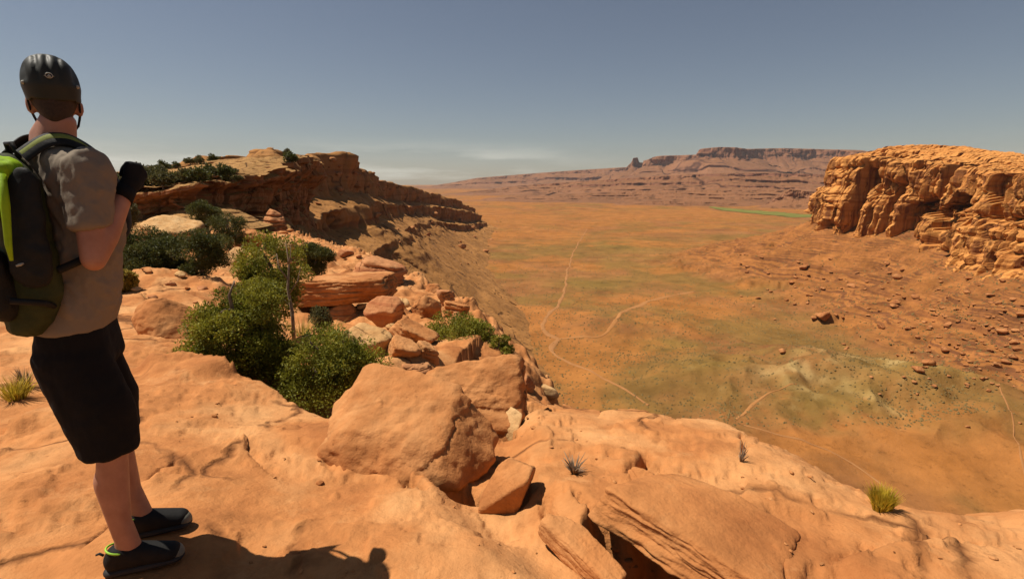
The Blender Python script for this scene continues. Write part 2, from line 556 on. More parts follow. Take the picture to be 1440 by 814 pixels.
def near_h(x, y, detail=True):
    x = np.asarray(x, float); y = np.asarray(y, float)
    z = bench(x, y)
    rd = rimdist(x, y)
    far = sstep(5, 12, y)
    # long gentle swells of the bedrock
    z = z + .10 * fbm2(x, y, 2.3, 3, 1) * sstep(.6, 3, np.hypot(x, y)) + .5 * fbm2(x, y, 9., 3, 2) * far
    # gully where the junipers grow, behind the edge of the slab
    d, s, al = polydist(x, y, GULLY)
    L = al
    dd = d * -s
    g = sstep(.0, .35, dd) * (1 - sstep(2.2, 5.5, dd)) * sstep(.2, 1.6, L)
    z = z - .85 * g
    # ledges of the farther bench
    if detail:
        zz = z + .55 * fbm2(x, y, 5., 4, 3)
        st = np.floor(zz / .45) * .45 + .45 * sstep(.6, .95, np.modf(zz / .45 + 1000)[0])
        z = z + (st - zz) * .75 * sstep(8, 14, y)
        z = z + far * .30 * fbm2(x, y, 1.9, 5, 12, .55) * sstep(7, 16, y)
    # hollow between the left and the right slab
    d, s, al = polydist(x, y, TROUGH)
    z = z - .13 * (1 - sstep(.05, .33, d)) * sstep(0, .5, al)
    for poly, w, dep, step in CRACKS:
        pa = np.array(poly); lo, hi = pa.min(0) - .9, pa.max(0) + .9
        ix = np.nonzero((x > lo[0]) & (x < hi[0]) & (y > lo[1]) & (y < hi[1]))[0]
        if not len(ix): continue
        xs, ys = x[ix], y[ix]
        d, s, al = polydist(xs, ys, poly)
        m = d < .9
        tot = sum(math.dist(a, b) for a, b in zip(poly[:-1], poly[1:]))
        wob = .6 + .8 * np.abs(fbm2(xs, ys, .12, 3, 5)) * 2
        end = sstep(0, .12 * tot, al) * sstep(tot, .85 * tot, al)
        z[ix] -= np.where(m, dep * np.exp(-(d / (w * wob)) ** 2) * end, 0)
        if step:
            z[ix] += np.where(m, step * np.where(s > 0, 1, 0) * (1 - sstep(.02, .85, d)) * end, 0)
    for cx, cy, rx, ry, dp, rot in PITS:
        if dp == 0: continue
        c_, s_ = math.cos(rot), math.sin(rot)
        ix = np.nonzero(np.hypot(x - cx, y - cy) < 2 * max(rx, ry))[0]
        if not len(ix): continue
        xs, ys = x[ix], y[ix]
        ux = ((xs - cx) * c_ + (ys - cy) * s_) / rx; uy = (-(xs - cx) * s_ + (ys - cy) * c_) / ry
        q = np.hypot(ux, uy)
        q = q + .35 * fbm2(xs, ys, max(rx, ry) * .8, 3, 6)
        z[ix] -= dp * (1 - sstep(.55, 1.12, q))
    if detail:
        r = np.hypot(x, y)
        e = fbm2(x, y, .55, 5, 7)
        z = z + .013 * e + .006 * fbm2(x, y, .13, 4, 8) * sstep(9, 5, r)
        # flaking plates on the slab
        q = fbm2(x, y, 1.0, 5, 9, .55)
        z = z + .024 * sstep(.04, .10, q) + .020 * sstep(.29, .35, q) - .022 * sstep(-.18, -.24, q)
    # the rim rolls over and falls away
    w = rd + .12 * fbm2(x, y, .5, 4, 10) * (1 + .25 * np.maximum(y - 6, 0)) + .22 * fbm2(x, y, 1.7, 3, 13)
    e = np.maximum(w + .35, 0)
    drop = np.where(e < 1.2, .55 * e * e, .792 + 2.6 * (e - 1.2))
    z = z - np.minimum(drop, 125)
    # keep it flat and free under the rider's shoes
    k = sstep(.42, .2, np.hypot((x + 1.50), (y - 1.73)))
    z = z * (1 - k) + (0.0 + .012 * fbm2(x, y, .4, 3, 11)) * k
    return z


def march2(f, px, py, y0, y1, n=240):
    d = ray(px, py)
    for k in range(3):
        Y = np.geomspace(y0, y1, n)
        X = d[0] / d[1] * Y; Z = CZ + d[2] / d[1] * Y
        g = f(X, Y)
        hit = Z < g
        i = int(np.argmax(hit)) if hit.any() else n - 1
        y0, y1 = Y[max(i - 1, 0)], Y[i]; n = 40
    return np.array([X[i], Y[i], g[i]])


def on(px, py, f=None): return march2(f or near_h, px, py, 1.0, 160.)


def build_near():
    th = np.concatenate([np.linspace(-100, -54, 24, endpoint=False), np.linspace(-54, 54, NC, endpoint=False), np.linspace(54, 100, 24)])
    r = np.geomspace(.55, 165, NR)
    T, R = np.meshgrid(np.radians(th), r)
    x = (R * np.sin(T)).ravel(); y = (R * np.cos(T) - 1.1).ravel()
    z = np.concatenate([near_h(a, b) for a, b in zip(np.array_split(x, 8), np.array_split(y, 8))])
    me = mesh_np('rock_ground', np.stack([x, y, z], 1), grid_quads(NR, len(th)))
    o = link('rock_ground', me, M['slab'])
    tag(o, 'bare orange sandstone ground of the overlook, cracked and sloping to the rim', 'rock ground', kind='structure')


build_near()

# ================================================================ butte on the right: where its foot runs
BUT = []     # (x, y, z of the foot, z of the rim)
for px, py, Y, rz in [(1157, 325, 600, 29), (1205, 330, 560, 25), (1245, 336, 525, 21), (1300, 347, 470, 14), (1350, 375, 405, 8.5), (1440, 392, 330, 4.5)]:
    p = at(px, py, Y); BUT.append((p[0] + (22 if Y > 450 else 9), p[1], p[2], rz))
BUT = [(560, 800, -48, 30), (470, 715, -48, 30), (405, 655, -51, 30)] + BUT + [(338, 235, -62, 4), (335, 150, -63, 4)]
# ridge on the left: rim line of its top ledge
RID = []
for px, py, Y in [(385, 214, 250), (415, 213, 300), (445, 216, 345), (476, 213, 390), (489, 222, 430), (520, 240, 520), (545, 255, 640), (600, 268, 880), (640, 281, 1080), (668, 293, 1230)]:
    RID.append(tuple(at(px, py, Y)))
RID += [(RID[-1][0] - 25, RID[-1][1] + 120, RID[-1][2] - 2), (RID[-1][0] - 260, RID[-1][1] + 220, RID[-1][2] + 5)]


def valley_h(x, y, want=False):
    z = -111 + 2.2 * fbm2(x, y, 210., 4, 21) + .8 * ridged(np.stack([x / 60, y / 60, 0 * x + 3], 1), 3) * sstep(1500, 300, np.hypot(x, y))
    # rounded clay hills
    for px, py, R, h, el in [(990, 545, 46, 9, 1.4), (1235, 570, 60, 13, 1.3), (1120, 520, 40, 6, 1.), (930, 470, 60, 5, 1.5), (1370, 600, 40, 8, 1.), (860, 460, 40, 4, 1), (1060, 620, 30, 4, 1.2)]:
        d = ray(px, py); k = (-111 - CZ) / d[2]
        cx, cy = d[0] * k, d[1] * k
        q = ((x - cx) / (R * el)) ** 2 + ((y - cy) / R) ** 2
        m = np.exp(-q * 1.3)
        gul = 1 - .26 * np.abs(fbm2(x, y, 30., 3, 23, .4)) * 2
        z = z + 1.25 * h * m * gul
    # apron of the butte
    P = np.array(BUT)
    d, s, al = polydist(x, y, P[:, :2])
    Ls = np.concatenate([[0], np.cumsum(np.hypot(*np.diff(P[:, :2], axis=0).T))])
    zb = np.interp(y, P[::-1, 1], P[::-1, 2])
    dd = d * s
    rough = 1.2 * ridged(np.stack([x / 42, y / 42, 0 * x], 1), 5) + 3.5 * fbm2(x, y, 55., 4, 25)
    w = np.maximum(dd, 0)
    ta = zb + 9 - .58 * np.minimum(w, 60) - .31 * np.clip(w - 60, 0, 70) - .17 * np.maximum(w - 130, 0) + rough * sstep(-5, 40, dd) + 9 * fbm2(y + 14 * fbm2(x, y, 60., 2, 51), 0 * x, 62., 3, 52) * sstep(5, 50, dd) * sstep(190, 90, dd)
    zz = ta + 2.5 * fbm2(x, y, 30., 4, 26)
    st = 8.5
    fr = np.modf(zz / st + 1000)[0]
    ta = ta + .62 * st * (sstep(.60, .80, fr) - fr) * sstep(15, 45, w) * sstep(-.35, .25, fbm2(x, y, 45., 3, 28)) + .7 * fbm2(x, y, 5., 3, 29)
    lay = sstep(-7, 7, ta - z)
    out = z * (1 - lay) + ta * lay
    # far flats rise toward benches
    r = np.hypot(x, y)
    tal = lay * sstep(-111, -98, out)
    if not want: return out
    green = sstep(-.35, .45, fbm2(x, y, 120., 5, 31, .6)) * .75
    red = sstep(-.05, .5, fbm2(x, y, 150., 5, 32, .6)) * .8
    # redder flats beyond, with green ones nearer the middle
    red = np.maximum(red, sstep(900, 1500, y) * sstep(-.5, .35, fbm2(x, y * .35, 260., 5, 34)) * .8)
    red = np.maximum(red, sstep(-.35, .3, fbm2(x, y, 60., 4, 36)) * .75 * sstep(-20, -120, x) * sstep(1500, 1100, y))
    def blob(px, py, R, el=1., h=-111., rot=0., pw=1.6):
        d_ = ray(px, py); k_ = (h - CZ) / d_[2]
        cx, cy = d_[0] * k_, d_[1] * k_
        c_, s_ = math.cos(rot), math.sin(rot)
        u = ((x - cx) * c_ + (y - cy) * s_) / (R * el); v = (-(x - cx) * s_ + (y - cy) * c_) / R
        return np.exp(-np.minimum((u * u + v * v), 60) * pw * np.maximum(1 + 1.2 * fbm2(x, y, R * .6, 4, px * .01), .15))
    for b in [(880, 345, 170, 1.6), (840, 400, 60, 1.4), (985, 540, 42, 1.3), (1300, 560, 60, 1.5), (930, 500, 40, 1.2), (1180, 600, 40, 1.6), (800, 430, 30, 1.2)]:
        green = np.maximum(green, blob(*b))
    for b in [(1330, 665, 26, 2.), (1150, 645, 14, 3.), (905, 425, 30, 2.2), (690, 330, 120, 2.5), (1080, 365, 90, 1.6), (640, 305, 220, 3.)]:
        q = blob(*b); red = np.maximum(red, q * 1.0); green = green * (1 - .9 * q)
    pale = np.zeros_like(x)
    pale_ = 0
    for b in [(1190, 530, 26, 1.4), (1235, 600, 8, 1.2), (1110, 560, 16, 1.8), (1270, 545, 14, 1.5), (1140, 575, 12, 2)]:
        pale = np.maximum(pale, .6 * blob(*b) * sstep(-.5, .5, fbm2(x, y, 14., 4, 41)))
    field = np.zeros_like(x)
    d2, s2, a2 = polydist(x, y, [tuple(march_v(*p)[:2]) for p in [(1004, 292), (1035, 297), (1080, 300), (1125, 304), (1160, 308)]])
    field = sstep(95, 45, d2 + 30 * fbm2(x, y, 200., 3, 44))
    soil = np.stack([green * (1 - field), red * (1 - field), pale, tal], 1)
    return out, np.clip(soil, 0, 1), field


def march_v(px, py):
    d = ray(px, py); k = (-111 - CZ) / min(d[2], -1e-3)
    return np.array([d[0] * k, d[1] * k, -111.])


def onv(px, py, y0=100., y1=3000.): return march2(valley_h, px, py, y0, y1, 300)


def build_valley():
    th = np.linspace(-66, 66, 1000); r = np.concatenate([np.geomspace(55, 900, 400, endpoint=False), np.geomspace(900, 16000, 160)])
    T, R = np.meshgrid(np.radians(th), r)
    x = (R * np.sin(T)).ravel(); y = (R * np.cos(T)).ravel()
    zs, ss, fs = [], [], []
    for a, b in zip(np.array_split(x, 8), np.array_split(y, 8)):
        z, s, f = valley_h(a, b, True); zs.append(z); ss.append(s); fs.append(f)
    z = np.concatenate(zs); s = np.concatenate(ss)
    me = mesh_np('valley_floor', np.stack([x, y, z], 1), grid_quads(len(r), 1000))
    ca = me.attributes.new('soil', 'FLOAT_COLOR', 'POINT')
    ca.data.foreach_set('color', s.astype(np.float32).ravel())
    o = link('valley_floor', me, M['valley'])
    tag(o, 'wide orange and olive desert valley floor far below the rim', 'valley floor', kind='structure')


build_valley()


def resample(P, n):
    P = np.array(P, float)
    L = np.concatenate([[0], np.cumsum(np.linalg.norm(np.diff(P[:, :2], axis=0), axis=1))])
    u = np.linspace(0, L[-1], n)
    Q = np.stack([np.interp(u, L, P[:, k]) for k in range(P.shape[1])], 1)
    return Q, u


def smooth1(Q, it):
    for _ in range(it):
        Q[1:-1] = .25 * Q[:-2] + .5 * Q[1:-1] + .25 * Q[2:]
    return Q


def sweep(name, path, prof, n, m, mat, joints, disp=1.0, strata=(), sm=30, noise=(), capnoise=None, oscale=None, blocks=(), rise=None, inward=None, topfn=None, prof2=None, wav=None):
    """a cliff: profile points (out, fraction of the drop) run along a rim line given as (x, y, z of the foot, z of the rim)"""
    Q, u = resample(path, n)
    Q = smooth1(Q, sm)
    T = np.gradient(Q[:, :2], axis=0); T /= np.linalg.norm(T, axis=1)[:, None]
    Nn = np.stack([T[:, 1], -T[:, 0]], 1)                     # right hand side of the path = outward
    pr = np.array(prof, float)
    s = np.concatenate([[0], np.cumsum(np.abs(np.diff(pr[:, 0])) * (1 if pr.shape[1] < 3 else 1) + np.abs(np.diff(pr[:, 1])) * 60)])
    sw = np.concatenate([[0], np.cumsum(np.minimum(np.diff(s), 45))])
    t = np.linspace(0, sw[-1], m)
    out = np.interp(t, sw, pr[:, 0]); fr = np.interp(t, sw, pr[:, 1])
    if prof2 is not None:
        p2 = np.array(prof2[0], float); bw = sstep(prof2[1], prof2[2], u)[:, None]
        o2 = np.interp(t, sw, p2[:, 0]); f2 = np.interp(t, sw, p2[:, 1])
    steep = np.interp(t, sw, pr[:, 2]) if pr.shape[1] > 2 else np.ones(m)
    U, O = np.meshgrid(u, out, indexing='ij'); FRm = np.broadcast_to(fr, U.shape)
    if prof2 is not None: O = O * (1 - bw) + o2 * bw; FRm = FRm * (1 - bw) + f2 * bw
    if wav: FRm = FRm + wav[0] * (fbm(np.stack([U.ravel() / wav[1], O.ravel() / wav[1] * .7, 0 * U.ravel() + 6], 1), 3)).reshape(U.shape) * sstep(.02, .12, FRm) * sstep(1, .85, FRm)
    ST = np.broadcast_to(steep, U.shape)
    H = (Q[:, 3] - Q[:, 2])[:, None]
    cap = (t < sw[int(np.argmax(pr[:, 0] >= 0))])[None, :] & np.ones((n, 1), bool)
    RS = np.ones((n, 1)) if rise is None else np.interp(u, [a for a, b in rise], [b for a, b in rise])[:, None]
    Z = Q[:, 3][:, None] - np.where(cap, FRm * np.where(FRm < 0, RS, H), FRm * H)
    if oscale is not None: O = np.where(O > 0, O * oscale(H), O)
    sh = U.shape
    Uf, Zf, Of = U.ravel(), Z.ravel(), O.ravel()
    push = np.zeros_like(Uf)
    for i, (size, amp, warp) in enumerate(joints):
        uu = Uf / size + warp * fbm(np.stack([Uf / size * .4, Zf / size * .35, 0 * Uf + i * 5], 1), 3)
        e, rv = cells(uu, i + 1)
        push += amp * ((np.minimum(e * 2.6, 1) ** .6 - 1) * .8 + (rv - .5) * 1.1)
    for i, (su, sz, amp) in enumerate(blocks):
        uu = Uf / su + .35 * fbm(np.stack([Uf / su * .5, Zf / su * .25, 0 * Uf + i * 9 + 3], 1), 3)
        e1, r1 = cells(uu, i + 21)
        e2, r2 = cells(Zf / sz + r1 * 7 + .2 * fbm(np.stack([Uf / su, Zf / sz, 0 * Uf + i], 1), 2), i + 31)
        rr = np.modf(r1 * 13.7 + r2 * 7.3)[0]
        push += amp * ((rr - .4) * 1.3 - 2.0 * (rr < .20)) - amp * .5 * (1 - np.minimum(np.minimum(e1, e2) * 7, 1))
    for i, (size, amp) in enumerate(strata):
        zz = Zf / size + .5 * fbm(np.stack([Uf / size * .06, 0 * Uf, 0 * Uf + i * 3], 1), 3)
        e, rv = cells(zz, i + 11)
        push += amp * ((np.minimum(e * 3, 1) - 1) * .7 + (rv - .5) * 1.2)
    for i, (size, amp) in enumerate(noise):
        push += amp * fbm(np.stack([Uf / size, Of / size, Zf / size * 1.2], 1) + i * 7, 4)
    push = push.reshape(sh) * ST * disp
    X = Q[:, 0][:, None] + Nn[:, 0][:, None] * (O + push)
    Y = Q[:, 1][:, None] + Nn[:, 1][:, None] * (O + push)
    if inward is not None:
        On = np.minimum(O + push, 0); Op = np.maximum(O + push, 0)
        X = Q[:, 0][:, None] + Nn[:, 0][:, None] * Op - inward[0] * On
        Y = Q[:, 1][:, None] + Nn[:, 1][:, None] * Op - inward[1] * On
    if topfn is not None: Z = np.where(cap, topfn(X, Y, Z, O, Q[:, 3][:, None]), Z)
    if capnoise:
        for size, amp in capnoise:
            Z = Z + (amp * fbm(np.stack([Uf / size, Of / size, 0 * Uf + 2], 1), 4)).reshape(sh)
            zl = (Uf * 0 + 1).reshape(sh)
    V = np.stack([X, Y, Z], -1).reshape(-1, 3)
    me = mesh_np(name, V, grid_quads(sh[0], sh[1])[:, ::-1], smooth=name not in ('sandstone_butte', 'caprock_cliff'))
    return link(name, me, mat)


# --- the butte
prof = [(-150, 1.0, .0), (-140, -8, .0), (-120, -15, .2), (-90, -16, .3), (-80, -13, .5), (-60, -11, .5), (-55, -6, .6), (-28, -4.5, .6), (-25, -.5, .8), (-3, 0, .9), (0, .03, 1.), (1.5, .40, 1.), (3, .44, 1.1),
        (10, .50, .9), (11, .54, 1.), (16, .58, .9), (17, .66, 1.), (21, .69, .8), (22, .93, .9), (25, 1.0, .7), (33, 1.1, .4), (37, 1.3, .2), (40, 1.7, .1)]
o = sweep('sandstone_butte', [(b[0] + 0, b[1], b[2], b[3]) for b in BUT], prof, 2300, 300, M['butte'], blocks=[(19, 44, 9.5), (8, 24, 4.8), (3.2, 6, 1.1)],
          joints=[(40, 11., .5), (15, 4.5, .45)], strata=[(14, 1.6), (3.6, .6)], noise=[(45, 5.), (12, 1.6), (4, .8)], capnoise=[(40, 2.5), (9, 1.1), (4, .5)], sm=40, inward=(.96, .28), oscale=lambda H: .68 + 0 * H, rise=[(0, .9), (300, .95), (353, .8), (408, .32), (478, .05), (900, .0)])
tag(o, 'tall orange sandstone butte with fluted cliffs on the right side of the valley', 'butte', kind='structure')

# --- ridge on the left
RID = [(-118, 150, 4), (-112, 200, 10)] + RID
RP = [(p[0], p[1], -113.0, p[2]) for p in RID]
prof = [(-70, 1, .1), (-60, .34, .1), (-25, .06, .3), (-4, 0, .8), (0, .01, 1), (2, .20, 1), (4, .21, .9), (30, .27, .06), (31, .28, 1), (34, .36, 1), (72, .46, .05), (73, .465, .8), (75, .50, .8), (120, .66, .05), (170, .82, .03), (235, .97, .03), (275, 1.06, .02)]
prof_n = [(-70, 1, .1), (-60, .34, .1), (-25, .06, .3), (-4, 0, .8), (0, .01, 1), (6, .22, 1), (10, .24, .9), (60, .30, .06), (61, .31, 1), (68, .60, 1), (120, .66, .06), (121, .665, .8), (126, .80, .8), (180, .88, .14), (220, .95, .05), (250, 1.0, .03), (275, 1.06, .02)]
o = sweep('ridge', RP, [(a * 1.0, b, c) for a, b, c in prof], 1500, 200, M['ridge'], joints=[(38, 10, .5), (13, 4, .5)], strata=[(9, 1.5), (3.5, .7)],
          noise=[(70, 10.), (18, 4.), (5, 1.2)], capnoise=[(60, 2.5), (14, 1.1), (5, .4)], sm=25, oscale=lambda H: .66 * H / 145, prof2=(prof_n, 520, 900))
tag(o, 'brown terraced ridge running down to a dark red nose left of the valley', 'ridge', kind='structure')

# --- caprock cliff nearer on the left
CAP = []
for px, py, Y, pb in [(-120, 262, 62, 320), (20, 266, 66, 318), (120, 268, 70, 314), (190, 268, 72, 308), (250, 262, 74, 300), (296, 260, 77, 298), (302, 264, 80, 300), (345, 250, 84, 305), (380, 238, 96, 318), (418, 226, 110, 330), (436, 222, 122, 336)]:
    p = at(px, py, Y); b = at(px, pb, Y); CAP.append((p[0], p[1], b[2], p[2]))
q = CAP[-1]
CAP += [(q[0] - 10, q[1] + 38, q[2] - 4, q[3] - .5), (q[0] - 42, q[1] + 90, q[2] - 6, q[3] - 2), (q[0] - 140, q[1] + 150, q[2], q[3] - 7)]
def captop(X, Y, Z, O, zr):
    px = 720 + 724 * X / np.maximum(Y, 1)
    py = np.interp(px, [-200, 0, 150, 190, 240, 290, 340, 400, 440, 700], [272, 266, 258, 253, 241, 231, 223, 218, 217, 217])
    yy = (407 - py) / FPX
    s_ = (yy * CP - SP) / (yy * SP + CP)
    zs = CZ + s_ * np.minimum(Y, 125) - .05 * np.maximum(Y - 125, 0) - .5
    w = sstep(0, 42, -O)
    return zr * (1 - w) + zs * w - np.maximum(-O - 88, 0) * 3


prof = [(-100, -6, .1), (-80, -6., .1), (-60, -6.2, .25), (-32, -4.6, .3), (-20, -2.6, .4), (-9, -.9, .5), (-5, -.5, .5), (-2, -.1, .8), (-.4, .0, 1), (0, .05, 1), (-.1, .17, 1), (-1.6, .22, 1), (-4.6, .34, 1), (-5.4, .6, 1), (-4.6, .85, 1), (-1, .97, 1), (4, 1.1, .6), (9, 1.6, .4)]
o = sweep('caprock_cliff', CAP, prof, 1300, 190, M['cliff_near'], blocks=[(6, 3, .9), (2.2, 1.3, .35)], topfn=captop, joints=[(9, .9, .6), (3.2, .35, .5)], strata=[(2.2, .4), (.8, .12)], noise=[(14, 2.0), (4, .7), (1.2, .22)], capnoise=[(14, .9), (4, .35), (1.3, .12)], sm=14)
tag(o, 'overhanging caprock cliff with a sunlit lip and black shade beneath', 'cliff', kind='structure')

# --- benches and mesas far across the valley
def mesa(name, label, pts, prof, floor, n, amp, mat='mesa', seed=0):
    P = []
    for px, py, Y in pts:
        p = at(px, py, Y); P.append((p[0], p[1], floor, p[2]))
    o = sweep(name, P, prof, n, 110, M[mat], joints=[(amp * 9, amp * 1.3, .5), (amp * 3, amp * .6, .5)], strata=[(amp * 1.6, amp * .15)],
              wav=(.13, amp * 45), noise=[(amp * 30, amp * 5.), (amp * 8, amp * 2.2), (amp * 2.2, amp * .35)], capnoise=[(amp * 12, amp * .12)], sm=6)
    tag(o, label, 'mesa', kind='structure')


# paths run from left to right seen from the camera, so that the valley lies on their right hand side
step3 = [(-400, 1, .1), (-300, .0, .2), (-60, 0, .5), (0, .02, 1), (15, .16, 1), (110, .32, .6), (115, .42, 1), (260, .6, .6), (266, .68, 1), (470, .84, .4), (700, 1., .2)]
mesa('far_plateau', 'long hazy greenish plateau on the left horizon of the valley', [(380, 272, 9800), (540, 268, 9300), (588, 262, 9200), (600, 263, 9200), (640, 256, 9000), (672, 250, 9000), (760, 243, 8800), (830, 238, 8700), (880, 235, 8600), (960, 232, 8500), (1100, 230, 8500)],
     [(-500, 1, .1), (-400, 0, .1), (-100, 0, .5), (0, .03, 1), (60, .2, 1), (300, .45, .6), (320, .6, 1), (800, .85, .4), (1400, 1, .1)], -112, 800, 14)
mesa('mesa', 'broad far mesa with a dark cliff band and a flat butte on top', [(905, 226, 7300), (922, 221, 7200), (926, 219, 7200), (984, 217, 7000), (986, 209, 6900), (1012, 206, 6800), (1040, 207, 6750), (1052, 210, 6900), (1056, 209, 7200), (1100, 208, 7300), (1180, 210, 7200), (1200, 214, 7000), (1300, 214, 6800), (1350, 213, 6600), (1400, 215, 6500), (1440, 218, 6300), (1560, 222, 6000), (1750, 222, 5600)],
     [(-500, 1, .1), (-400, 0, .1), (-120, 0, .4), (0, .01, 1), (22, .21, 1), (60, .27, .8), (430, .5, .5), (445, .56, 1), (800, .72, .5), (812, .79, 1), (1200, .95, .4), (1500, 1., .1)], -112, 900, 10)
mesa('rock_spire', 'small dark rock spire standing alone left of the far mesa', [(880, 236, 7500), (888, 228, 7480), (890, 222, 7450), (897, 221, 7450), (899, 228, 7450), (912, 229, 7450), (926, 232, 7450)],
     [(-160, 1, .1), (-25, .02, .3), (0, .01, .5), (8, .25, .6), (200, .5, .6), (800, .9, .2), (1000, 1, .1)], -112, 160, 5)
mesa('mesa_bench', 'dark red stepped bench below the far mesa', [(560, 283, 5200), (640, 272, 4900), (720, 262, 4700), (800, 256, 4500), (860, 252, 4300), (930, 247, 4100), (1000, 244, 4000), (1090, 243, 3900), (1180, 246, 3800), (1300, 248, 3600), (1500, 250, 3400)], step3, -112, 900, 8)
mesa('mesa_bench', 'low mauve bench of thin ledges at the far edge of the valley', [(560, 284, 3700), (640, 281, 3500), (700, 278, 3400), (780, 274, 3200), (850, 271, 3100), (920, 268, 3000), (1000, 268, 2900), (1080, 267, 2850), (1160, 270, 2800), (1400, 272, 2600)],
     [(-400, 1, .1), (-300, .05, .2), (-60, 0, .5), (0, .02, 1), (10, .16, 1), (90, .3, .6), (95, .42, 1), (200, .55, .6), (206, .68, 1), (330, .84, .4), (480, 1., .2)], -112, 900, 5)
mesa('mesa_bench', 'lowest reddish bench beside the green field across the valley', [(820, 292, 2650), (870, 286, 2560), (930, 283, 2500), (990, 284, 2450), (1030, 286, 2420), (1060, 290, 2400)],
     [(-220, 1, .1), (-160, .3, .2), (-60, .1, .5), (0, .02, 1), (8, .3, 1), (50, .5, .6), (55, .7, 1), (140, 1., .2)], -112, 500, 4)
mesa('mesa_bench', 'dark knobby bench just left of the big butte', [(1075, 288, 2300), (1100, 272, 2250), (1110, 266, 2230), (1130, 268, 2200), (1165, 276, 2150), (1240, 282, 2000)],
     [(-220, 1, .1), (-160, .3, .2), (-40, .05, .5), (0, .02, 1), (8, .4, 1), (60, .6, .6), (140, 1., .2)], -112, 400, 4)

# green field across the valley, draped on the floor
def drape(name, label, cat, pts, width, mat, lift, kind='structure', wob=.6, group=None):
    P = np.array([onv(*p) if len(p) == 2 else p for p in pts])
    n = max(8, int(np.sum(np.hypot(*np.diff(P[:, :2], axis=0).T)) / 3))
    n = min(n, 700)
    Q, u = resample(P, n); Q = smooth1(Q, 8)
    Tn = np.gradient(Q[:, :2], axis=0); Tn /= np.linalg.norm(Tn, axis=1)[:, None]
    Nn = np.stack([Tn[:, 1], -Tn[:, 0]], 1)
    k = 7
    V = np.zeros((n, k, 3))
    wv = np.interp(u, np.linspace(0, u[-1], len(width)), width)
    wv = wv * (1 + wob * fbm(np.stack([u / 25, 0 * u, 0 * u + len(pts)], 1), 3))
    cx = 3.0 * fbm(np.stack([u / 38, 0 * u, 0 * u + 4 + len(pts)], 1), 4) * np.minimum(1, np.minimum(u, u[-1] - u) / 40)
    for j in range(k):
        f = j / (k - 1) - .5
        V[:, j, :2] = Q[:, :2] + Nn * (f * wv + cx * .8)[:, None]
        V[:, j, 2] = valley_h(V[:, j, 0], V[:, j, 1]) + lift - (.25 if abs(f) > .4 else 0)
    me = mesh_np(name, V.reshape(-1, 3), grid_quads(n, k))
    o = link(name, me, mat); tag(o, label, cat, group, kind)


mt = NT('irrigated field')
M['field'] = mt.done(mt.ramp(mt.noise(.02, 5, .6), [(.3, (.12, .118, .022)), (.7, (.19, .17, .035))]), .95)
drape('field', 'narrow green field along the far side of the valley', 'field', [(1000, 291), (1035, 296), (1080, 300), (1120, 303), (1146, 306)], [20, 90, 125, 150, 130], M['field'], 1.2)
drape('dirt_track', 'pale dirt track winding up the middle of the valley floor', 'dirt track', [(826, 322), (806, 355), (797, 385), (795, 405), (786, 428), (767, 447), (761, 460), (774, 474), (786, 477)], [1.5, 2.2, 2.0, 2.6, 3.2], M['road'], .35)
drape('dirt_track', 'pale dirt track running from the fork down to the rim', 'dirt track', [(786, 477), (770, 490), (784, 503), (808, 512), (838, 525), (868, 541), (890, 556), (912, 570)], [3.4, 2.2, 1.6, 1.2], M['road'], .35)
def scrub():
    r = np.random.default_rng(77); n = 22000
    py = 290 + 330 * r.random(n * 3) ** 1.1; px = r.uniform(430, 1440, n * 3)
    D = np.array([ray(a, b) for a, b in zip(px, py)]); k = (-110 - CZ) / np.minimum(D[:, 2], -.02)
    X, Y = D[:, 0] * k, D[:, 1] * k
    ok = (Y < 1800) & (fbm2(X, Y, 90., 3, 61) > -.9 + 1.1 * r.random(len(X))); X, Y = X[ok][:n], Y[ok][:n]
    s = r.uniform(.2, .62, len(X)) * (1 + Y / 900)
    Zg = valley_h(X, Y)
    base = np.array([(1, 0, 0), (.3, .95, 0), (-.8, .6, 0), (-.8, -.6, 0), (.3, -.95, 0), (0, 0, .85)])
    jit = r.uniform(.6, 1.3, (len(X), 6, 1))
    V = base[None] * jit * s[:, None, None] + np.stack([X, Y, Zg], 1)[:, None]
    T_ = np.array([(0, 1, 5), (1, 2, 5), (2, 3, 5), (3, 4, 5), (4, 0, 5)])
    T_ = (T_[None] + 6 * np.arange(len(X))[:, None, None]).reshape(-1, 3)
    o = link('desert_scrub', mesh_np('desert_scrub', V.reshape(-1, 3), tris=T_, smooth=False), M['dry_scrub'])
    tag(o, 'low desert scrub dotted over the valley floor', 'scrub', kind='stuff')


scrub()
drape('dry_wash', 'reddish dry wash curving right from the track fork', 'dry wash', [(786, 477), (812, 474), (846, 476), (860, 460), (868, 446), (890, 432), (925, 420), (975, 410)], [2, 3, 5, 5, 5], M['wash'], .35)
drape('dirt_track', 'thin dirt track under the clay hill at the right', 'dirt track', [(1046, 598), (1090, 612), (1150, 626), (1185, 643), (1215, 662), (1240, 680), (1262, 700)], [.7, 1.0, 1.0, .8], M['road'], .3)
drape('dirt_track', 'thin dirt track on the far right of the valley', 'dirt track', [(1405, 540), (1418, 570), (1428, 610), (1440, 650), (1452, 690)], [.5, .7, .8], M['road'], .3)
drape('dry_wash', 'pale dry wash between the two clay hills', 'dry wash', [(1035, 590), (1052, 574), (1070, 560), (1085, 548), (1120, 540)], [1., 1.6, 1.2, .6], M['wash'], .3)
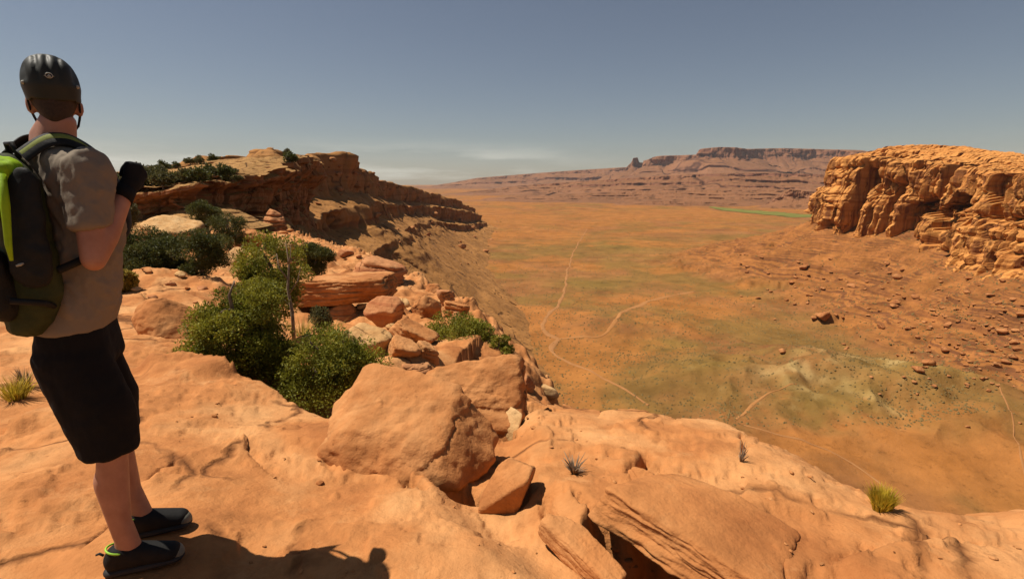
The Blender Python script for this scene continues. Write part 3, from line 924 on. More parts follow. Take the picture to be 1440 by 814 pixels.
# ================================================================ loose rocks, each one a thing
def span(bb, Y=None, bury=.12, depth=.8, f=None):
    """where and how large is the thing that fills the pixel box bb of the photograph"""
    x0, y0, x1, y1 = bb
    cx = (x0 + x1) / 2
    P = on(cx, y1, f) if Y is None else at(cx, y1, Y)
    d = ray(cx, y1); d2 = ray(cx, (y0 + y1) / 2)
    m = P[1] / d[1] / FPX
    w = (x1 - x0) * m; hp = (y1 - y0) * m
    e = math.atan2(-d2[2], d2[1])
    D = depth * w
    h = max((hp - .8 * D * math.sin(max(e, 0))) / math.cos(e), .28 * w)
    c = np.array([P[0], P[1] + D * .42, P[2] + h * (.5 - bury)])
    c[0] = d[0] / d[1] * c[1] if abs(e) < .25 else c[0] + d[0] / d[1] * D * .21
    return P, c, (w, D, h * (1 + bury))


def rock_at(bb, label, mat='boulder', seed=1, name='boulder', cat='boulder', Y=None, bury=.12, depth=.8, rot=(0, 0, 0), group=None, scale=(1, 1, 1), dz=0., dx=0., dy=0., **kw):
    P, c, dim = span(bb, Y, bury, depth)
    dim = tuple(a * b for a, b in zip(dim, scale))
    o = link(name, rock_mesh(seed, dim, **kw), M[mat])
    o.location = (c[0] + dx, c[1] + dy, c[2] + dz); o.rotation_euler = [math.radians(a) for a in rot]
    tag(o, label, cat, group)
    return o


# the group at the edge of the rider's slab
BOX = [(1, .1, 0, .74), (-1, .15, 0, .76), (.12, 1, 0, .72), (.05, -1, .1, .72)]
rock_at((456, 514, 694, 684), 'largest rounded orange boulder at the edge of the slab', seed=5, sub=6, planes=6, k=13, rough=.07, cracks=[(.8, .1, -.5, .25, .05), (.3, .2, .9, -.28, .05), (-.5, .3, .75, .45, .03), (.2, -.9, .3, .3, .03)], depth=.78, rot=(0, 4, -10), bury=.42, fine=.012,
        extra=[(-.05, -.42, .9, .60), (.05, -.82, .55, .64), (-.85, -.3, .5, .72), (.8, -.3, .55, .70), (.2, -.6, -.75, .7)], scale=(1.28, 1.1, 1.45), dx=-.07, dy=.10, dz=.02)
rock_at((588, 500, 752, 606), 'broad rough boulder behind the largest rounded boulder', seed=9, sub=6, planes=9, k=14, rough=.085, cracks=[(.9, .3, .2, .2, .03), (.2, .5, .8, .3, .03), (-.7, .6, .1, .3, .02)], depth=.75, rot=(6, -4, 6), bury=.45, strata=.04,
        extra=[(0, -.55, .8, .66), (.95, -.15, .1, .78)], scale=(1.36, 1.1, 1.5), dy=.1, dx=.06)
rock_at((684, 630, 757, 722), 'small wedge shaped boulder casting a black shadow on the slab', seed=14, sub=5, planes=4, k=20, rough=.06, depth=.8, rot=(0, 12, -14), bury=.25,
        extra=[(-.6, -.45, .66, .55), (.98, -.05, -.15, .55), (.1, -.9, -.25, .62), (0, .9, .2, .6)], scale=(1.15, 1.1, 1.5), cracks=[(.5, .6, .5, .2, .02)])
rock_at((690, 552, 738, 612), 'pale curved fin of rock beside the dark hole', 'pale_rock', seed=21, name='rock_fin', cat='rock', sub=5, planes=8, k=12, depth=.9, rot=(0, 18, 38), bury=.4, scale=(.5, 1.5, .8))
rock_at((748, 533, 786, 557), 'small whitish rock at the rim behind the dark hole', 'pale_rock', seed=23, name='rock', cat='rock', sub=4, planes=10, k=16, depth=.6, rot=(0, 22, 10), bury=.3)
rock_at((724, 516, 754, 552), 'dark jagged rock at the right end of the rough boulder', 'red_rock', seed=24, name='rock', cat='rock', sub=4, planes=12, k=22, depth=.9, rot=(10, 0, 30), bury=.3, strata=.08)
o = link('rock_slab', rock_mesh(31, (.80, .62, .17), sub=6, planes=6, k=20, rough=.06, flat=.5, strata=.03, extra=BOX, cracks=[(.1, .2, 1, -.2, .03), (.7, .7, .1, .2, .015)]), M['slab'])
o.location = (.86, 1.93, -.035); o.rotation_euler = (math.radians(-5), math.radians(6), math.radians(-45))
tag(o, 'wide overhanging slab with a black hollow beneath it', 'rock slab')
rock_at((756, 694, 893, 820), 'thin split plate of rock leaning beside the overhanging slab', 'slab', seed=34, name='rock_plate', cat='rock slab', sub=6, planes=6, k=22, rough=.05, depth=.75, rot=(4, 8, -52), bury=.3, flat=.45, strata=.03, extra=BOX, scale=(1.2, .5, .40), dz=-.035, cracks=[(.1, .9, .3, .15, .03), (.9, .2, .1, .3, .02)])
rock_at((880, 652, 942, 692), 'low crumbling knob of layered rock on the right slab', 'slab', seed=36, name='rock', cat='rock', sub=5, planes=12, k=20, rough=.1, depth=.9, rot=(0, 6, -30), bury=.62, strata=.16)
rock_at((836, 566, 930, 580), 'long low ledge of rock on the rim of the right slab', 'slab', seed=37, name='rock_ledge', cat='rock ledge', sub=5, planes=6, k=18, depth=.45, bury=.8, flat=.5, strata=.1, extra=BOX, scale=(1.1, 1, .7), dy=-.25)
rock_at((168, 640, 216, 686), 'flat flake of rock beside the rider and his far shoe', 'slab', seed=38, name='rock_flake', cat='rock', sub=5, planes=6, k=18, depth=.9, bury=.4, flat=.5, rot=(0, 4, 30), extra=BOX, scale=(1, 1.1, .4), dz=-.06)

# the bench between the slab and the cliffs
MID = [
    ((498, 358, 577, 402), 'tilted layered block on top of the undercut ledge', 'red_rock', dict(seed=41, strata=.13, rot=(0, 14, -14), flat=.5, planes=9, k=18, sub=5, depth=.9)),
    ((428, 388, 572, 432), 'long undercut ledge slab in the middle of the rocks', 'boulder', dict(seed=42, strata=.06, flat=.5, rot=(0, -3, -8), planes=8, k=18, sub=6, depth=.65, dz=.35, dy=-.7, extra=BOX, scale=(1.05, 1, .8))),
    ((510, 408, 574, 462), 'dark shaded block holding up the undercut ledge', 'red_rock', dict(seed=43, planes=6, k=20, rot=(0, 6, -16), extra=[(0, -.95, -.4, .5), (.95, -.1, -.25, .6)], depth=.9, scale=(1.1, 1, 1.1))),
    ((452, 414, 516, 452), 'rounded block just below the undercut ledge', 'boulder', dict(seed=44, planes=10, k=12, strata=.06)),
    ((468, 446, 548, 502), 'sloping pale slab below the undercut ledge', 'pale_rock', dict(seed=45, flat=.45, rot=(12, 16, -20), planes=8, k=16, scale=(1.1, 1, .7))),
    ((545, 440, 612, 482), 'long tilted slab right of the undercut ledge', 'boulder', dict(seed=46, flat=.4, rot=(4, 22, -18), strata=.12, planes=9, k=18, scale=(1.15, .8, .7))),
    ((574, 406, 622, 446), 'blocky boulder leaning at the rim left of the stacked rocks', 'boulder', dict(seed=47, planes=9, k=16, rot=(0, 12, 10))),
    ((614, 402, 644, 428), 'uppermost of the stacked rocks on the rim', 'red_rock', dict(seed=48, planes=9, k=18, strata=.16, flat=.5)),
    ((618, 418, 660, 446), 'middle one of the stacked rocks on the rim', 'boulder', dict(seed=49, planes=9, k=18, strata=.16, flat=.5, rot=(0, 10, 0))),
    ((626, 436, 662, 466), 'lowest of the stacked rocks on the rim', 'red_rock', dict(seed=50, planes=9, k=18, strata=.16, flat=.5, rot=(0, 18, 0))),
    ((532, 468, 592, 502), 'cracked slab just left of the rim shrub', 'boulder', dict(seed=51, flat=.45, rot=(0, 20, -30), strata=.12, planes=9, k=18)),
    ((546, 500, 606, 530), 'low brown rock behind the largest rounded boulder', 'red_rock', dict(seed=52, planes=10, k=14, strata=.1, bury=.3)),
    ((578, 478, 622, 512), 'grey brown slab under the rim shrub', 'boulder', dict(seed=53, flat=.45, rot=(0, 24, -12), strata=.12, planes=9, k=18)),
    ((470, 372, 506, 394), 'small square rock behind the undercut ledge', 'boulder', dict(seed=54, planes=8, k=20)),
    ((430, 380, 462, 396), 'small pale rock at the left end of the undercut ledge', 'pale_rock', dict(seed=55, planes=8, k=16)),
    ((476, 350, 498, 362), 'dark flat rock perched on the tilted layered block', 'red_rock', dict(seed=56, planes=8, k=20, flat=.5, bury=.05)),
    ((384, 330, 428, 368), 'pale notched boulder right of the far junipers', 'pale_rock', dict(seed=57, planes=9, k=14, strata=.1)),
    ((318, 316, 378, 352), 'broad rounded boulder among the far junipers', 'boulder', dict(seed=58, planes=9, k=12, strata=.07)),
    ((316, 338, 352, 378), 'cream faced boulder below the broad rounded one', 'pale_rock', dict(seed=59, planes=9, k=12)),
    ((362, 288, 414, 326), 'layered rubble block under the dark cliff', 'red_rock', dict(seed=60, planes=9, k=20, strata=.2)),
    ((330, 286, 364, 306), 'flat rock ledge in the shade under the caprock', 'red_rock', dict(seed=61, planes=9, k=20, strata=.2, flat=.5)),
    ((184, 276, 238, 322), 'big leaning boulder with a dark underside beneath the caprock', 'boulder', dict(seed=62, planes=9, k=13, rot=(-10, 14, 10), extra=[(.1, -.8, -.6, .5)], depth=.9)),
    ((208, 302, 302, 350), 'pale sloping slab littered with stones below the caprock', 'pale_rock', dict(seed=63, planes=9, k=14, flat=.5, rot=(14, 12, 0), depth=.9, bury=.3)),
    ((182, 396, 306, 476), 'smooth whaleback of rock behind the rider left of the juniper', 'slab', dict(seed=64, planes=8, k=9, sub=6, rot=(6, 12, -20), depth=.95, bury=.35, rough=.05)),
    ((236, 446, 262, 470), 'small dark split rock in the crevice beside the whaleback', 'red_rock', dict(seed=65, planes=8, k=20)),
    ((440, 502, 520, 540), 'pale slab half hidden by the front juniper', 'pale_rock', dict(seed=66, planes=8, k=14, flat=.5, bury=.3)),
    ((500, 424, 520, 436), 'little stone sitting below the undercut ledge', 'pale_rock', dict(seed=67, planes=8, k=18, sub=3)),
    ((560, 416, 580, 432), 'little stone in the shade beside the dark block', 'pale_rock', dict(seed=68, planes=8, k=18, sub=3)),
    ((405, 462, 450, 490), 'pale rock seen between the two front junipers', 'pale_rock', dict(seed=69, planes=8, k=14)),
    ((598, 396, 622, 410), 'flat brown rock left of the uppermost stacked rock', 'boulder', dict(seed=70, planes=8, k=18, flat=.5)),
]
for bb, lab, mt_, kw in MID:
    kw = dict(kw); kw.setdefault('sub', 5); kw.setdefault('rough', .07); kw.setdefault('bury', .25)
    rock_at(bb, lab, mt_, **kw)

# stones lying about on the bench
stones = [rock_mesh(100 + i, (1, .85, .55), sub=3, planes=9, k=16, rough=.08, strata=.1 if i % 2 else 0) for i in range(6)]
r_ = np.random.default_rng(3)
ns = 0
while ns < 90:
    px, py = r_.uniform(180, 640), r_.uniform(300, 500)
    p = on(px, py)
    if p[1] < 9 or p[1] > 95 or rimdist(np.array([p[0]]), np.array([p[1]]))[0] > -.4: continue
    sc_ = pxm(py, p[1]) * r_.uniform(5, 19) 
    o = link('bench_stone', stones[ns % 6], M[('boulder', 'red_rock', 'pale_rock')[ns % 3]] if ns < 6 else None)
    if ns >= 6 and not o.data.materials: o.data.materials.append(M['boulder'])
    o.location = (p[0], p[1], p[2] + .12 * sc_); o.scale = (sc_, sc_, sc_ * r_.uniform(.6, 1.1)); o.rotation_euler = (r_.uniform(-.3, .3), r_.uniform(-.3, .3), r_.uniform(0, 6.3))
    tag(o, 'loose orange stone among the rocks and junipers of the bench', 'stone', 'loose stones on the bench'); ns += 1

# blocks that fell from the butte
tal = [rock_mesh(200 + i, (1, .9, .62), sub=3, planes=8, k=22, rough=.06) for i in range(7)]
for k, (px, py, s, lab) in enumerate([(1100, 496, 13, 'single dark block alone on the clay hill'), (1291, 523, 17, 'pale square block lowest on the butte apron'), (1303, 513, 20, 'larger block touching the pale square one on the apron'),
                                      (1156, 448, 22, 'flat outcrop of blocks halfway up the butte apron'), (1262, 392, 13, 'dark block high on the apron under the butte'), (1330, 494, 16, 'orange block right of the two low blocks'), (1410, 468, 16, 'rounded block far right on the apron'), (1260, 428, 14, 'block on the dark ledge of the apron')]):
    p = onv(px, py, 120, 900); s = s * pxm(py, p[1])
    o = link('fallen_block', tal[k % 7], M['talus_rock']); o.location = (p[0], p[1], p[2] + .2 * s); o.scale = (s, s, s); o.rotation_euler = (.1, .1, k * 1.3)
    tag(o, lab, 'boulder')
n = 0
while n < 228:
    px, py = r_.uniform(1040, 1445), r_.uniform(340, 610)
    dens = math.exp(-((px - 1390) / 110) ** 2 - ((py - 480) / 60) ** 2) + .4 * math.exp(-((py - 400 - (px - 1150) * .22) / 40) ** 2)
    if r_.random() > dens: continue
    p = onv(px, py, 120, 900)
    if p[2] > -40: continue
    s = pxm(py, p[1]) * r_.choice([5, 6, 7, 9, 12], p=[.35, .3, .2, .1, .05])
    o = link('fallen_block', tal[n % 7], M['talus_rock']); o.location = (p[0], p[1], p[2] + .18 * s); o.scale = (s, s, s * r_.uniform(.5, 1.1)); o.rotation_euler = (r_.uniform(-.3, .3), r_.uniform(-.3, .3), r_.uniform(0, 6.3))
    tag(o, 'orange block fallen onto the apron below the butte', 'boulder', 'blocks fallen below the butte'); n += 1

# pebbles and chips on the rider's slab and the right slab
peb = [rock_mesh(400 + i, (1, .8, .5), sub=2, planes=8, k=18, rough=.06) for i in range(5)]
n = 0
while n < 90:
    px, py = r_.uniform(240, 1440), r_.uniform(560, 810)
    if fbm2(np.array([px]), np.array([py]), 130., 2, 71)[0] < .05: continue
    p = on(px, py)
    if p[1] > 9 or rimdist(np.array([p[0]]), np.array([p[1]]))[0] > -.15 or math.hypot(p[0] + 1.5, p[1] - 1.73) < .45: continue
    s = r_.choice([.012, .02, .03, .05], p=[.4, .35, .19, .06])
    o = link('pebble', peb[n % 5], M['boulder']); o.location = (p[0], p[1], p[2] + .12 * s); o.scale = (s, s, s * r_.uniform(.6, 1.2)); o.rotation_euler = (r_.uniform(-.3, .3), r_.uniform(-.3, .3), r_.uniform(0, 6.3))
    tag(o, 'small stone chip lying on the orange slab', 'pebble', 'chips on the slab'); n += 1
# ================================================================ junipers, scrub and grass
def leaves_mesh(seed, subs, n, leaf, elong=2.2, droop=0.):
    if n > 2000: n, leaf = int(n * 2.7), leaf * .64
    """leaf sprays gathered in clumps: subs = (x, y, z, radius)"""
    r = np.random.default_rng(seed)
    S = np.array(subs); wgt = S[:, 3] ** 2; wgt /= wgt.sum()
    i = r.choice(len(S), n, p=wgt)
    d = r.normal(size=(n, 3)); d /= np.linalg.norm(d, axis=1)[:, None]
    rr = r.uniform(.25, 1.05, n) ** .6
    P = S[i, :3] + d * (S[i, 3] * rr)[:, None] * [1, 1, .8]
    keep = fbm(P / (S[:, 3].mean() * .7) + seed, 2) > -.28
    P = P[keep]; d = d[keep]; n = len(P)
    a = d * .9 + r.normal(size=(n, 3)) * .7 + [0, 0, .35 - droop]; a /= np.linalg.norm(a, axis=1)[:, None]
    b = np.cross(a, r.normal(size=(n, 3))); b /= np.linalg.norm(b, axis=1)[:, None]
    L = (leaf * r.uniform(.6, 1.4, n))[:, None]; W = L / elong
    v = np.stack([P - a * L * .5, P + b * W * .5 - a * L * .05, P + a * L * .5, P - b * W * .5 - a * L * .05], 1).reshape(-1, 3)
    q = np.arange(n * 4).reshape(n, 4)
    return mesh_np('foliage', v, quads=q, smooth=False)


def subs_in(seed, env, n, rad):
    r = np.random.default_rng(seed); E = np.array(env); w = E[:, 3] * E[:, 4] * E[:, 5]; w = w / w.sum()
    out = []
    for k in range(n):
        e = E[r.choice(len(E), p=w)]
        d = r.normal(size=3); d /= np.linalg.norm(d); d *= r.uniform(.25, 1) ** .5
        out.append((*(e[:3] + d * e[3:6]), rad * r.uniform(.6, 1.35)))
    return out


def trunk_mesh(seed, H, spread, rad, limbs=6, lean=(0, 0), subs=None):
    r = np.random.default_rng(seed); V, Fq = [], []
    pts = [np.array([0, 0, -.25])]
    for k in range(1, 7):
        f = k / 6
        pts.append(np.array([lean[0] * f * H + r.normal() * .05 * H * f, lean[1] * f * H + r.normal() * .05 * H * f, f * H * .85]))
    rs = [rad * (1 - .8 * k / 6) for k in range(7)]
    tube(V, Fq, pts, rs, 8)
    tgt = list(subs or [])
    for k in range(limbs):
        j = r.integers(1, 5); a = pts[j]
        if tgt:
            t = np.array(tgt[r.integers(len(tgt))][:3])
        else:
            an = r.uniform(0, 6.28); t = a + np.array([math.cos(an) * spread, math.sin(an) * spread, r.uniform(.1, .5) * H])
        mid = (a + t) / 2 + r.normal(size=3) * .06 * H
        tube(V, Fq, [a, a * .6 + mid * .4 + [0, 0, .03 * H], mid, t], [rs[j] * .6, rs[j] * .45, rs[j] * .3, rs[j] * .1], 6)
    return poly_mesh('trunk', V, Fq)


def juniper(bb, label, seed, mat='juniper', n=9000, leaf=.05, nsub=34, rad=.2, env=None, Y=None, name='juniper_tree', cat='tree', group=None, trunk=True, lean=(0, 0), limbs=7):
    """bb = pixel box of the crown in the photograph; the foot stands below it"""
    x0, y0, x1, y1 = bb
    P = on((x0 + x1) / 2, y1) if Y is None else at((x0 + x1) / 2, y1, Y)
    m = pxm(y1, P[1]); w, h = (x1 - x0) * m, (y1 - y0) * m
    if Y is not None:
        g = float(near_h(np.array([P[0]]), np.array([P[1]]))[0])
        lift = P[2] - g; P[2] = g
    else: lift = 0.
    root = empty(name, tuple(P))
    H = h + lift
    env = env or [(0, 0, .55, .42, .38, .42)]
    E = [(a * w, b * w, lift + c * h, d * w, e * w, f * h) for a, b, c, d, e, f in env]
    subs = subs_in(seed, E, nsub, rad * min(w, h))
    if trunk: link('trunk', trunk_mesh(seed, H, w * .35, .045 * H, limbs, lean, subs), M['bark'], root)
    link('crown', leaves_mesh(seed, subs, n, leaf, 2.0), M[mat], root)
    tag(root, label, cat, group)
    return root


juniper((272, 372, 418, 566), 'big bushy green juniper left of the bare dead branch', 71, n=20000, leaf=.050, nsub=60, rad=.17, Y=5.5, env=[(-.05, 0, .42, .42, .36, .34), (.08, 0, .72, .28, .26, .24)])
juniper((318, 330, 444, 500), 'tall open juniper with its dark trunk in view', 72, n=12000, leaf=.055, nsub=44, rad=.15, Y=7.2, env=[(.1, 0, .7, .34, .3, .28), (-.1, 0, .45, .3, .3, .25)], lean=(.08, 0))
juniper((392, 448, 532, 582), 'low round juniper in front of the pale slab', 73, n=17000, leaf=.046, nsub=54, rad=.19, Y=5.3, env=[(0, 0, .5, .44, .38, .42), (.2, 0, .4, .28, .3, .3)])
juniper((590, 438, 712, 520), 'bright green rim shrub behind the rough boulder', 74, n=15000, leaf=.06, nsub=52, rad=.2, env=[(-.05, 0, .5, .42, .36, .42), (.2, 0, .4, .25, .3, .3)], name='juniper_shrub', cat='shrub', Y=9.3)
juniper((684, 470, 720, 512), 'small sprig of green shrub at the right end of the rim shrub', 75, n=2500, leaf=.06, nsub=14, rad=.22, name='juniper_shrub', cat='shrub', Y=9.0)
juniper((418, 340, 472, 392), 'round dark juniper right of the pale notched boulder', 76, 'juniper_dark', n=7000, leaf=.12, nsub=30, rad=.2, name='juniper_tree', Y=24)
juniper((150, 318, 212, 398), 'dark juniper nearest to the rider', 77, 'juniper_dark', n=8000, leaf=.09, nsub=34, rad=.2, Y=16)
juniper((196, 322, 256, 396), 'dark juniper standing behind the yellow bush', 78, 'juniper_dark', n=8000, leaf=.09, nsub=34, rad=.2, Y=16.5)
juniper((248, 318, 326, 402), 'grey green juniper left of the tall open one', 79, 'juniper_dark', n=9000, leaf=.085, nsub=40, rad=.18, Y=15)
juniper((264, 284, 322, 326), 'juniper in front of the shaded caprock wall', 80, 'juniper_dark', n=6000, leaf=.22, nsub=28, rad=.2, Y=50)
juniper((160, 282, 196, 326), 'olive bush between the rider and the leaning boulder', 81, 'sage', n=4000, leaf=.15, nsub=20, rad=.22, Y=34, name='bush', cat='bush')
juniper((372, 330, 396, 356), 'small olive bush left of the pale notched boulder', 82, 'sage', n=2500, leaf=.16, nsub=16, rad=.22, Y=34, name='bush', cat='bush')
juniper((548, 466, 606, 506), 'grey green scrub beside the cracked slab', 83, 'sage', n=4500, leaf=.05, nsub=26, rad=.2, Y=11.5, name='bush', cat='bush')
juniper((432, 428, 470, 470), 'thin grey scrub just behind the low round juniper', 84, 'sage', n=2600, leaf=.05, nsub=18, rad=.2, Y=9.5, name='bush', cat='bush')
juniper((156, 376, 192, 412), 'round yellow dry bush on the slab behind the rider', 85, 'dry_grass', n=5000, leaf=.10, nsub=20, rad=.25, name='bush', cat='bush', trunk=False, env=[(0, 0, .45, .36, .36, .36)])

juniper((336, 440, 424, 556), 'low dark juniper filling the gap below the dead branch', 86, n=9000, leaf=.048, nsub=34, rad=.2, Y=5.6)
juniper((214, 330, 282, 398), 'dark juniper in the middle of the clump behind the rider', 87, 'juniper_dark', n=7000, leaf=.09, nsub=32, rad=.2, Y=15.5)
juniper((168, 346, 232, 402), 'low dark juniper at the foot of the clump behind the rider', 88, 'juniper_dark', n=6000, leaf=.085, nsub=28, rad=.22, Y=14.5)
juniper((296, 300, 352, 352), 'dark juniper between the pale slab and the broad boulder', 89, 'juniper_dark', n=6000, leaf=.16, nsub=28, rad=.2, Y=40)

# the bare dead branch in front of the tall juniper
P = at(412, 470, 6.4); V, Fq = [], []
b0 = np.array([0, 0, -.3]); 
tube(V, Fq, [b0, (.02, 0, .3), (-.01, 0, .62), (.03, .02, .95), (.02, 0, 1.22)], [.028, .022, .017, .012, .004], 7)
for a, bq, c in [((.0, 0, .55), (.12, .02, .72), (.17, .03, .90)), ((.0, 0, .75), (-.1, 0, .9), (-.13, .04, 1.08)), ((.02, 0, .95), (.08, -.03, 1.05), (.09, -.02, 1.2)), ((.0, 0, .4), (-.12, .03, .5), (-.2, 0, .52))]:
    tube(V, Fq, [a, bq, c], [.011, .008, .003], 5)
o = link('dead_branch', poly_mesh('dead_branch', V, Fq), M['twig'], None, tuple(P)); tag(o, 'bare grey dead branch standing up between the junipers', 'branch')


def tuft(bb, label, seed, mat, n=240, Y=None, spread=.5, name='grass_tuft'):
    x0, y0, x1, y1 = bb
    P = on((x0 + x1) / 2, y1 - 2) if Y is None else at((x0 + x1) / 2, y1, Y)
    m = pxm(y1, P[1]); w, h = (x1 - x0) * m, (y1 - y0) * m * 1.1
    r = np.random.default_rng(seed); V, T = [], []
    for k in range(n):
        an = r.uniform(0, 6.283); rad = math.sqrt(r.random()) * w * .22
        b = np.array([math.cos(an) * rad, math.sin(an) * rad, -.02])
        L = h * r.uniform(.55, 1.05); o_ = np.array([math.cos(an), math.sin(an), 0]) * spread * w * r.uniform(.1, 1.) * .6
        mid = b + o_ * .35 + [0, 0, L * .6]; tip = b + o_ + [0, 0, L]
        s = np.array([-math.sin(an + r.normal()), math.cos(an), 0]) * .0022 * (1 + h * 2)
        i = len(V); V += [b - s, b + s, mid + s * .7, mid - s * .7, tip]
        T += [(i, i + 1, i + 2, i + 3), (i + 3, i + 2, i + 4)]
    o = link(name, poly_mesh(name, V, T, False), M[mat], None, tuple(P)); tag(o, label, 'grass')


tuft((1218, 682, 1260, 720), 'yellow green grass tuft growing at the rim of the right slab', 91, 'green_grass', 800, spread=.7)
tuft((0, 530, 46, 562), 'green grass tuft at the left edge behind the rider', 92, 'green_grass', 240, spread=1.2)
tuft((24, 516, 48, 546), 'dry reddish tuft beside the green one at the left', 93, 'twig', 120, spread=1.2)
tuft((404, 446, 446, 478), 'pale dry grass between the junipers', 94, 'dry_grass', 160, Y=8.2, spread=1.2)
tuft((450, 452, 486, 474), 'pale dry grass in front of the rounded block', 95, 'dry_grass', 140, spread=1.2)


def twigs(bb, label, seed, n=26):
    x0, y0, x1, y1 = bb
    P = on((x0 + x1) / 2, y1 - 3); m = pxm(y1, P[1]); w, h = (x1 - x0) * m, (y1 - y0) * m
    r = np.random.default_rng(seed); V, Fq = [], []
    for k in range(n):
        an = r.uniform(0, 6.283); d = np.array([math.cos(an), math.sin(an), 0])
        a = r.uniform(.3, 1.) ; z = h * r.uniform(.3, 1.0)
        tube(V, Fq, [(0, 0, -.02), d * w * .25 * a + [0, 0, z * .55], d * w * .5 * a + [0, 0, z]], [.004, .003, .001], 4)
    o = link('dead_twigs', poly_mesh('dead_twigs', V, Fq), M['twig'], None, tuple(P)); tag(o, label, 'dead plant')


twigs((786, 640, 828, 668), 'dark dead twigs in the middle of the right slab', 96, 40)
twigs((832, 552, 862, 574), 'dead twigs standing on the rim ledge of the right slab', 97, 30)
twigs((1032, 622, 1052, 652), 'dry twig in the notch of the right rim', 98, 14)

# junipers dotted over the top of the caprock and the ridge
protos = []
for i in range(5):
    rt = empty('juniper_bush', (0, 0, 0))
    sb = subs_in(300 + i, [(0, 0, .5, .42, .42, .36)], 16, .24)
    link('trunk', trunk_mesh(300 + i, .6, .3, .05, 3, (0, 0), sb), M['bark'], rt)
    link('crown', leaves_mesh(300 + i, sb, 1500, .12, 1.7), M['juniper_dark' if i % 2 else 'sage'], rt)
    protos.append(rt)
bpy.context.view_layer.update()
DG = bpy.context.evaluated_depsgraph_get()
capo = [bpy.data.objects['caprock_cliff'], bpy.data.objects['ridge']]
r_ = np.random.default_rng(8)
seats = []; used = set(); nb = 0; tries = 0
while nb < 230 and tries < 9000:
    tries += 1
    if nb < 200:
        Y_ = r_.uniform(76, 132); X_, src = ray(r_.uniform(150, 425), 250)[0] * Y_ / ray(0, 250)[1], capo[0]
    else: X_, Y_, src = r_.uniform(-280, -110), r_.uniform(250, 470), capo[1]
    hit, loc, nor, _ = src.ray_cast(Vector((X_, Y_, 200)), Vector((0, 0, -1)))
    if not hit or nor.z < .1 or loc.z < -1: continue
    if any((loc.x - a) ** 2 + (loc.y - b) ** 2 < 2.2 for a, b in seats): continue
    seats.append((loc.x, loc.y))
    k = nb % 5
    o = protos[k] if k not in used else copy_tree(protos[k])
    used.add(k)
    s = r_.uniform(1.5, 3.2); o.location = (loc.x, loc.y, loc.z - .1); o.scale = (s, s, s * r_.uniform(.7, 1.1)); o.rotation_euler = (0, 0, r_.uniform(0, 6.28))
    if nb < 200: tag(o, 'dark juniper bush on top of the left caprock cliff', 'bush', 'bushes on the caprock')
    else: tag(o, 'tiny juniper bush on top of the far left ridge', 'bush', 'bushes on the ridge')
    nb += 1
print('bushes', nb, tries)

# blocks tumbled down the ridge
n = 0; tries = 0
while n < 70 and tries < 3000:
    tries += 1
    px, py = r_.uniform(445, 700), r_.uniform(225, 420)
    if r_.random() > math.exp(-((py - 262 - .36 * (px - 500)) / 42) ** 2): continue
    hit, loc, nor, _ = capo[1].ray_cast(Vector((0, 0, CZ)), Vector(ray(px, py)))
    if not hit: continue
    s = loc.y / ray(px, py)[1] / FPX * r_.choice([4, 6, 9, 13], p=[.4, .3, .2, .1])
    o = link('fallen_block', tal[n % 7], M['talus_rock']); o.location = (loc.x, loc.y, loc.z + .15 * s); o.scale = (s, s, s * r_.uniform(.6, 1.1)); o.rotation_euler = (r_.uniform(-.3, .3), r_.uniform(-.3, .3), r_.uniform(0, 6.3))
    tag(o, 'brown block tumbled onto the slope of the left ridge', 'boulder', 'blocks on the left ridge'); n += 1
# ================================================================ the rider
def hull(bm, balls):
    """one convex lump wrapped round the given ellipsoids (centre, radius or radii)"""
    vs = []
    v0, _ = ico(3)
    for c, r in balls:
        rr = np.array(r if hasattr(r, '__len__') else (r, r, r), float)
        for p in v0 * rr + np.array(c, float): vs.append(bm.verts.new(p))
    res = bmesh.ops.convex_hull(bm, input=vs)
    dead = [g for g in res['geom_interior'] + res['geom_unused'] if isinstance(g, bmesh.types.BMVert) and g.is_valid]
    bmesh.ops.delete(bm, geom=list(set(dead)), context='VERTS')


def blend(name, lumps, voxel=.008, it=6, post=None, fac=.5):
    """one continuous surface grown over overlapping lumps"""
    bm = bmesh.new()
    for L in lumps: hull(bm, L)
    me = bpy.data.meshes.new('tmp'); bm.to_mesh(me); bm.free()
    o = bpy.data.objects.new('tmp', me); C.objects.link(o)
    a = o.modifiers.new('r', 'REMESH'); a.mode = 'VOXEL'; a.voxel_size = voxel
    if it:
        b = o.modifiers.new('s', 'SMOOTH'); b.iterations = it; b.factor = fac
    bpy.context.view_layer.update()
    dg = bpy.context.evaluated_depsgraph_get()
    out = bpy.data.meshes.new_from_object(o.evaluated_get(dg))
    bpy.data.objects.remove(o); bpy.data.meshes.remove(me)
    out.name = name
    if post is not None:
        v = np.empty(len(out.vertices) * 3, np.float32); out.vertices.foreach_get('co', v)
        nn = np.empty(len(out.vertices) * 3, np.float32); out.vertex_normals.foreach_get('vector', nn)
        v = post(v.reshape(-1, 3).astype(float), nn.reshape(-1, 3).astype(float))
        out.vertices.foreach_set('co', v.astype(np.float32).ravel()); out.update()
    out.polygons.foreach_set('use_smooth', np.ones(len(out.polygons), bool))
    return out


def mskin():
    t = NT('skin').obj(); a = t.noise(14., 5, .6)
    c = t.ramp(a, [(.3, (.30, .135, .085)), (.7, (.40, .195, .125))])
    m = t.done(c, .55, t.bump(t.noise(160., 4, .6), .2, .002), .35)
    t.b.inputs['Subsurface Weight'].default_value = .12; t.b.inputs['Subsurface Radius'].default_value = (.02, .008, .004)
    return m


M['skin'] = mskin()


